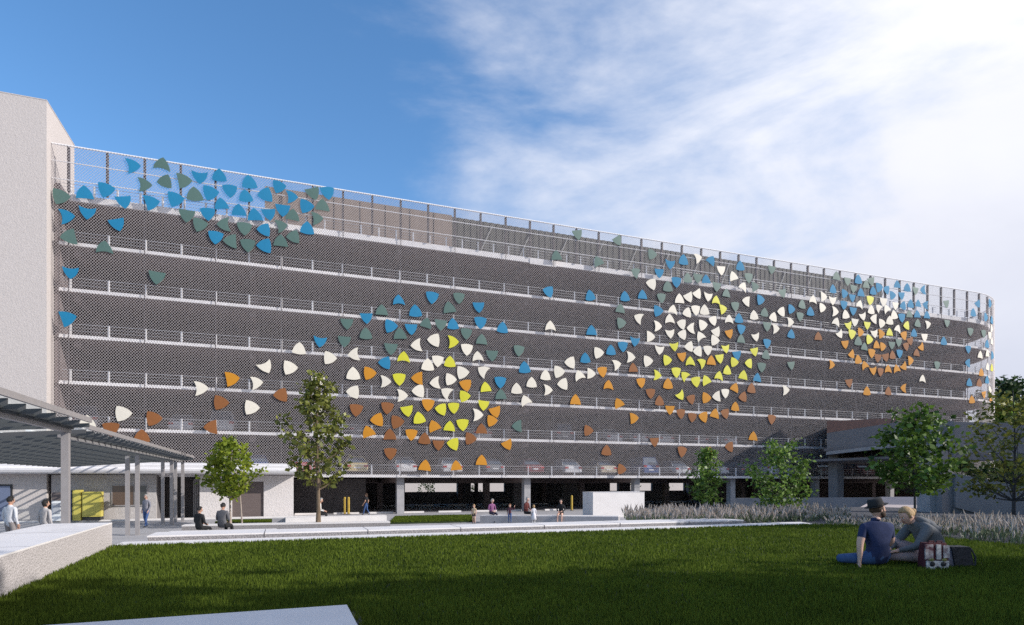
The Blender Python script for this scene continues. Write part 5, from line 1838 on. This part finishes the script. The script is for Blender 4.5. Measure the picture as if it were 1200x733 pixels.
# two seated on a bench hidden behind the kerb wall
slab_wall('plaza_bench', 'low concrete bench under the two people seated with backs turned', plan((-12.9, 23.0, 0), (-9.3, 24.2, 0), (-9.5, 24.8, 0), (-13.1, 23.6, 0)), 0.0, 0.62, M['white_conc'], M['white_conc'], cat='bench')
person('person in a black top sitting with back turned, left of the pair', sit(.62, .0), gp(233.5, 24.0), R(-16), 1.0, blk, blk, shoe, SKIN, 'black', 'short', headf=(.45, 1, -.1), girth=1.12)
person('person in dark grey suit jacket sitting back turned, right of the pair', sit(.64, .02), gp(260.5, 24.4), R(-4), 1.07, grey, blk, shoe, SKIN, 'black', 'short', headf=(.1, 1, -.15), girth=1.2)
person('person in a white shirt and dark trousers sitting behind the trunk of the tall tree', sit(.46, .10), gp(372, 36.6), R(-85), 1.12, wht, blk, shoe, SKIN, 'grey', 'short', headf=(0, 1, -.2))
person('person with brown hair in a black top and blue jeans walking in the dark opening', stand(.12, .22), gp(429.5, 46), R(80), .95, blk, jean, shoe, SKIN, 'brown', 'long', sleeve='short')
ch = stand(.05, .02)
person('small child in a beige shirt and black shorts standing on the plaza lawn edge', ch, gp(555.5, 36.6), R(160), .66, ('beige', (.55, .42, .28, 1)), blk, shoe, SKIN_P, 'blond', 'short', sleeve='short', legskin=True, head_s=1.3)
person('person in a magenta cardigan and dark trousers sitting on the left end of the bench', sit(.46, .04), gp(576, 37.9), R(-150), 1.06, ('magenta', (.24, .09, .20, 1)), ('dark_trousers', (.04, .035, .06, 1)), shoe, SKIN_P, 'grey', 'short', headf=(-.3, 1, -.1))
person('small child in a maroon coat standing with one arm raised', dict(stand(.05, .02), wrL=(-.42, .06, 1.50), elL=(-.36, .04, 1.22)), gp(597.5, 36.8), R(170), .67, ('maroon_coat', (.10, .035, .05, 1)), jean, shoe, SKIN_P, 'ginger', 'bob', head_s=1.3)
person('person in a dark red top and black skirt sitting next to the child in white', sit(.46, .06), gp(616, 37.6), R(-125), 1.14, ('dark_red', (.10, .022, .02, 1)), blk, shoe, SKIN_P, 'grey', 'short')
person('small child in a white dress standing beside the woman in dark red', stand(.05, .02), gp(625.5, 36.7), R(20), .64, ('white_dress', (.68, .67, .70, 1)), wht, shoe, SKIN_P, 'blond', 'bob', skirt=True, head_s=1.3)
person('person in black jacket with bare legs sitting near the right end of the bench', sit(.46, .02), gp(657.5, 37.2), R(165), 1.06, blk, blk, shoe, SKIN_P, 'black', 'short', legskin=True)

# the couple on the lawn
man = dict(pelvis=(.03, .0, .13), belly=(.0, .0, .29), chest=(-.01, .02, .47), nb=(-.01, .03, .625), head=(.03, .05, .785),
           shL=(-.185, .01, .55), elL=(-.265, -.04, .32), wrL=(-.27, -.05, .11), haL=(-.1, .05, -1),
           shR=(.18, .02, .55), elR=(.235, .08, .33), wrR=(.20, .24, .22),
           hiL=(-.07, .03, .12), knL=(-.50, .06, .12), anL=(-.22, .34, .07), toL=(-.08, .42, .05),
           hiR=(.09, .06, .12), knR=(.40, .42, .17), anR=(.02, .50, .08), toR=(-.12, .50, .06))
rm, hc, hf, hu, hs_ = person('person in navy t-shirt, jeans and dark felt hat sitting on the lawn', man, (5.13, 8.62, ZL + .0), 0, 1.03, navy, ('jeans_blue', (.04, .085, .20, 1)), shoe, SKIN_P, 'brown', 'short',
                             headf=(1, .15, .10), headup=(-.22, 0, 1), sleeve='short', beard=True, girth=1.08)
# felt hat
mt = look_mtx(hf, hu) @ Matrix.Rotation(R(9), 3, 'X')
hm = MB()
hm.lathe([(.100, 0), (.099, .03), (.094, .085), (.086, .112), (.060, .118), (.02, .104)], hc + mt @ Vector((0, -.012, .052)), 20, mtx=mt @ Matrix.Diagonal(Vector((.92, 1.08, 1))))
hat = hm.build('hat', cloth('hat_felt', (.022, .022, .024, 1)), rm, smooth=True)
hm = MB()
hm.lathe([(.094, .003), (.150, .012), (.153, .016), (.147, .018), (.094, .012)], hc + mt @ Vector((0, -.006, .045)), 24, mtx=mt @ Matrix.Diagonal(Vector((.90, 1.06, 1))))
hm.build('brim', cloth('hat_felt', (.022, .022, .024, 1)), hat, smooth=True)
hm = MB()
hm.lathe([(.1015, .0), (.1010, .024)], hc + mt @ Vector((0, -.012, .058)), 20, mtx=mt @ Matrix.Diagonal(Vector((.925, 1.085, 1))))
hm.build('hat_band', cloth('hat_band', (.008, .008, .008, 1)), hat, smooth=True)

wom = dict(pelvis=(.10, .0, .14), belly=(.09, .0, .31), chest=(-.02, .0, .475), nb=(-.175, .0, .565), head=(-.285, -.01, .655),
           shL=(-.11, -.17, .49), elL=(-.27, -.20, .26), wrL=(-.44, -.10, .20),
           shR=(-.13, .17, .49), elR=(-.30, .20, .28), wrR=(-.46, .08, .20),
           hiL=(.02, -.09, .12), knL=(-.38, -.10, .13), anL=(-.62, .12, .09), toL=(-.74, .16, .07),
           hiR=(.02, .10, .12), knR=(-.36, .22, .30), anR=(-.56, .22, .08), toR=(-.70, .24, .06))
rw, hc2, hf2, hu2, hs2 = person('person with tied blond hair in grey hooded sweatshirt leaning forward on the lawn', wom, (6.03, 8.92, ZL + .0), 0, 1.08, ('grey_hoodie', (.125, .13, .14, 1)), ('pale_pink_jeans', (.42, .30, .29, 1)), shoe, SKIN_P, 'blond', 'flat',
                                headf=(-1, -.15, -.55), headup=(-.45, 0, 1), girth=1.28)
hm = MB()
mt2 = look_mtx(hf2, hu2)
hm.ell(hc2 + mt2 @ Vector((0, -.115, .01)), (.045, .05, .045), mt2, 12, 8)
hm.build('hair_bun', hairm['blond'], rw, smooth=True)
hm = MB()   # folded hood behind the neck
o6 = Vector((6.03, 8.92, ZL))
for (cx, cz, rx, rz) in ((-.10, .62, .135, .075), (-.02, .58, .14, .085), (.05, .52, .13, .08)):
    hm.ell(o6 + Vector((cx, .0, cz)), (rx, .155, rz), Matrix.Rotation(R(28), 3, 'Y'), 14, 10)
hm.build('hood', cloth('grey_hoodie', (.125, .13, .14, 1)), rw, smooth=True)

# bags
M['maroon'] = mat('maroon_cloth', (.07, .008, .014, 1), .8, var=.2, scale=20)
M['floral'] = mat('patterned_cloth', (.72, .66, .64, 1), .8, col2=(.10, .03, .045, 1), scale=14, detail=2)
M['pale_panel'] = mat('pale_cloth', (.74, .70, .67, 1), .8, col2=(.30, .26, .26, 1), scale=25, detail=2)
M['bag_black'] = mat('black_bag_cloth', (.016, .016, .022, 1), .6, var=.2, scale=12, bump=.3, bscale=20)
M['bag_pattern'] = mat('speckled_cloth', (.05, .045, .06, 1), .8, col2=(.22, .20, .24, 1), scale=45, detail=1)
M['olive'] = mat('olive_patch', (.20, .19, .06, 1), .8)


def soft_box(mb, c, sx, sy, sz, mi=0, taper=.9, n=10, puff=.06):
    secs = []
    for j in range(n + 1):
        u = j / n
        z = sz * u
        k = (1 - (1 - taper) * u) * (1 - puff * (2 * u - 1) ** 4)
        ring = []
        for q in range(20):
            a = 2 * math.pi * q / 20
            ca, sa = math.cos(a), math.sin(a)
            x = math.copysign(abs(ca) ** .35, ca) * sx / 2 * k
            y = math.copysign(abs(sa) ** .35, sa) * sy / 2 * k
            ring.append((c[0] + x, c[1] + y, c[2] + z))
        secs.append(ring)
    loft(mb, secs, mi)


bx, by = 5.77, 8.42
bag = thing('tote_bag', 'upright patterned tote bag in maroon and white beside the woman', 'bag', (bx, by, ZL))
m = MB(); soft_box(m, (bx, by, ZL + .0), .37, .17, .37, taper=.86); m.build('bag_body', M['maroon'], bag, smooth=False)
for dx, w_, z0_, z1_, mt in ((-.115, .105, .15, .35, M['floral']), (.015, .06, .15, .35, M['pale_panel']), (.12, .075, .17, .34, M['floral']), (0, .30, .015, .13, M['pale_panel'])):
    m = MB(); m.box(bx + dx - w_ / 2, bx + dx + w_ / 2, by - .098, by - .078, ZL + z0_, ZL + z1_); m.build('cloth_panel', mt, bag)
for dx in (-.075, .075):
    m = MB(); m.ell((bx + dx, by - .098, ZL + .085), (.040, .012, .034), None, 12, 8); m.build('dark_patch', M['bag_black'], bag)
    m = MB(); m.ell((bx + dx * 1.15, by - .100, ZL + .145), (.036, .012, .022), None, 10, 6); m.build('olive_patch', M['olive'], bag)
m = MB(); m.ell((bx, by - .099, ZL + .035), (.022, .012, .026), None, 10, 6); m.build('dark_patch', M['bag_black'], bag)
for dx in (-.05, .06):
    m = MB(); m.tube([(bx + dx - .04, by - .02, ZL + .36), (bx + dx - .035, by - .04, ZL + .39), (bx + dx + .035, by - .04, ZL + .39), (bx + dx + .04, by - .02, ZL + .36)], .009, 6); m.build('handle', M['maroon'], bag)
bx, by = 6.23, 8.66
bag = thing('shoulder_bag', 'dark shoulder bag with a flap slumped on the grass at the right', 'bag', (bx, by, ZL))
m = MB(); soft_box(m, (bx, by, ZL), .36, .20, .27, taper=.82); m.build('bag_body', M['bag_pattern'], bag)
m = MB()
m.prism([(bx - .07, by - .125, ZL + .04), (bx + .19, by - .125, ZL + .04), (bx + .155, by - .10, ZL + .285), (bx - .10, by - .10, ZL + .285)], (0, .022, 0))
m.prism([(bx - .10, by - .10, ZL + .275), (bx + .155, by - .10, ZL + .275), (bx + .155, by + .09, ZL + .28), (bx - .10, by + .09, ZL + .28)], (0, 0, .018))
m.build('flap', M['bag_black'], bag)
m = MB(); m.tube([(bx + .15, by, ZL + .24), (bx + .19, by - .06, ZL + .27), (bx + .22, by - .11, ZL + .16), (bx + .20, by - .13, ZL + .03)], .012, 6); m.build('strap', M['bag_black'], bag)

# lidded lantern-like sign box hanging left in the garage opening stays out of view; done
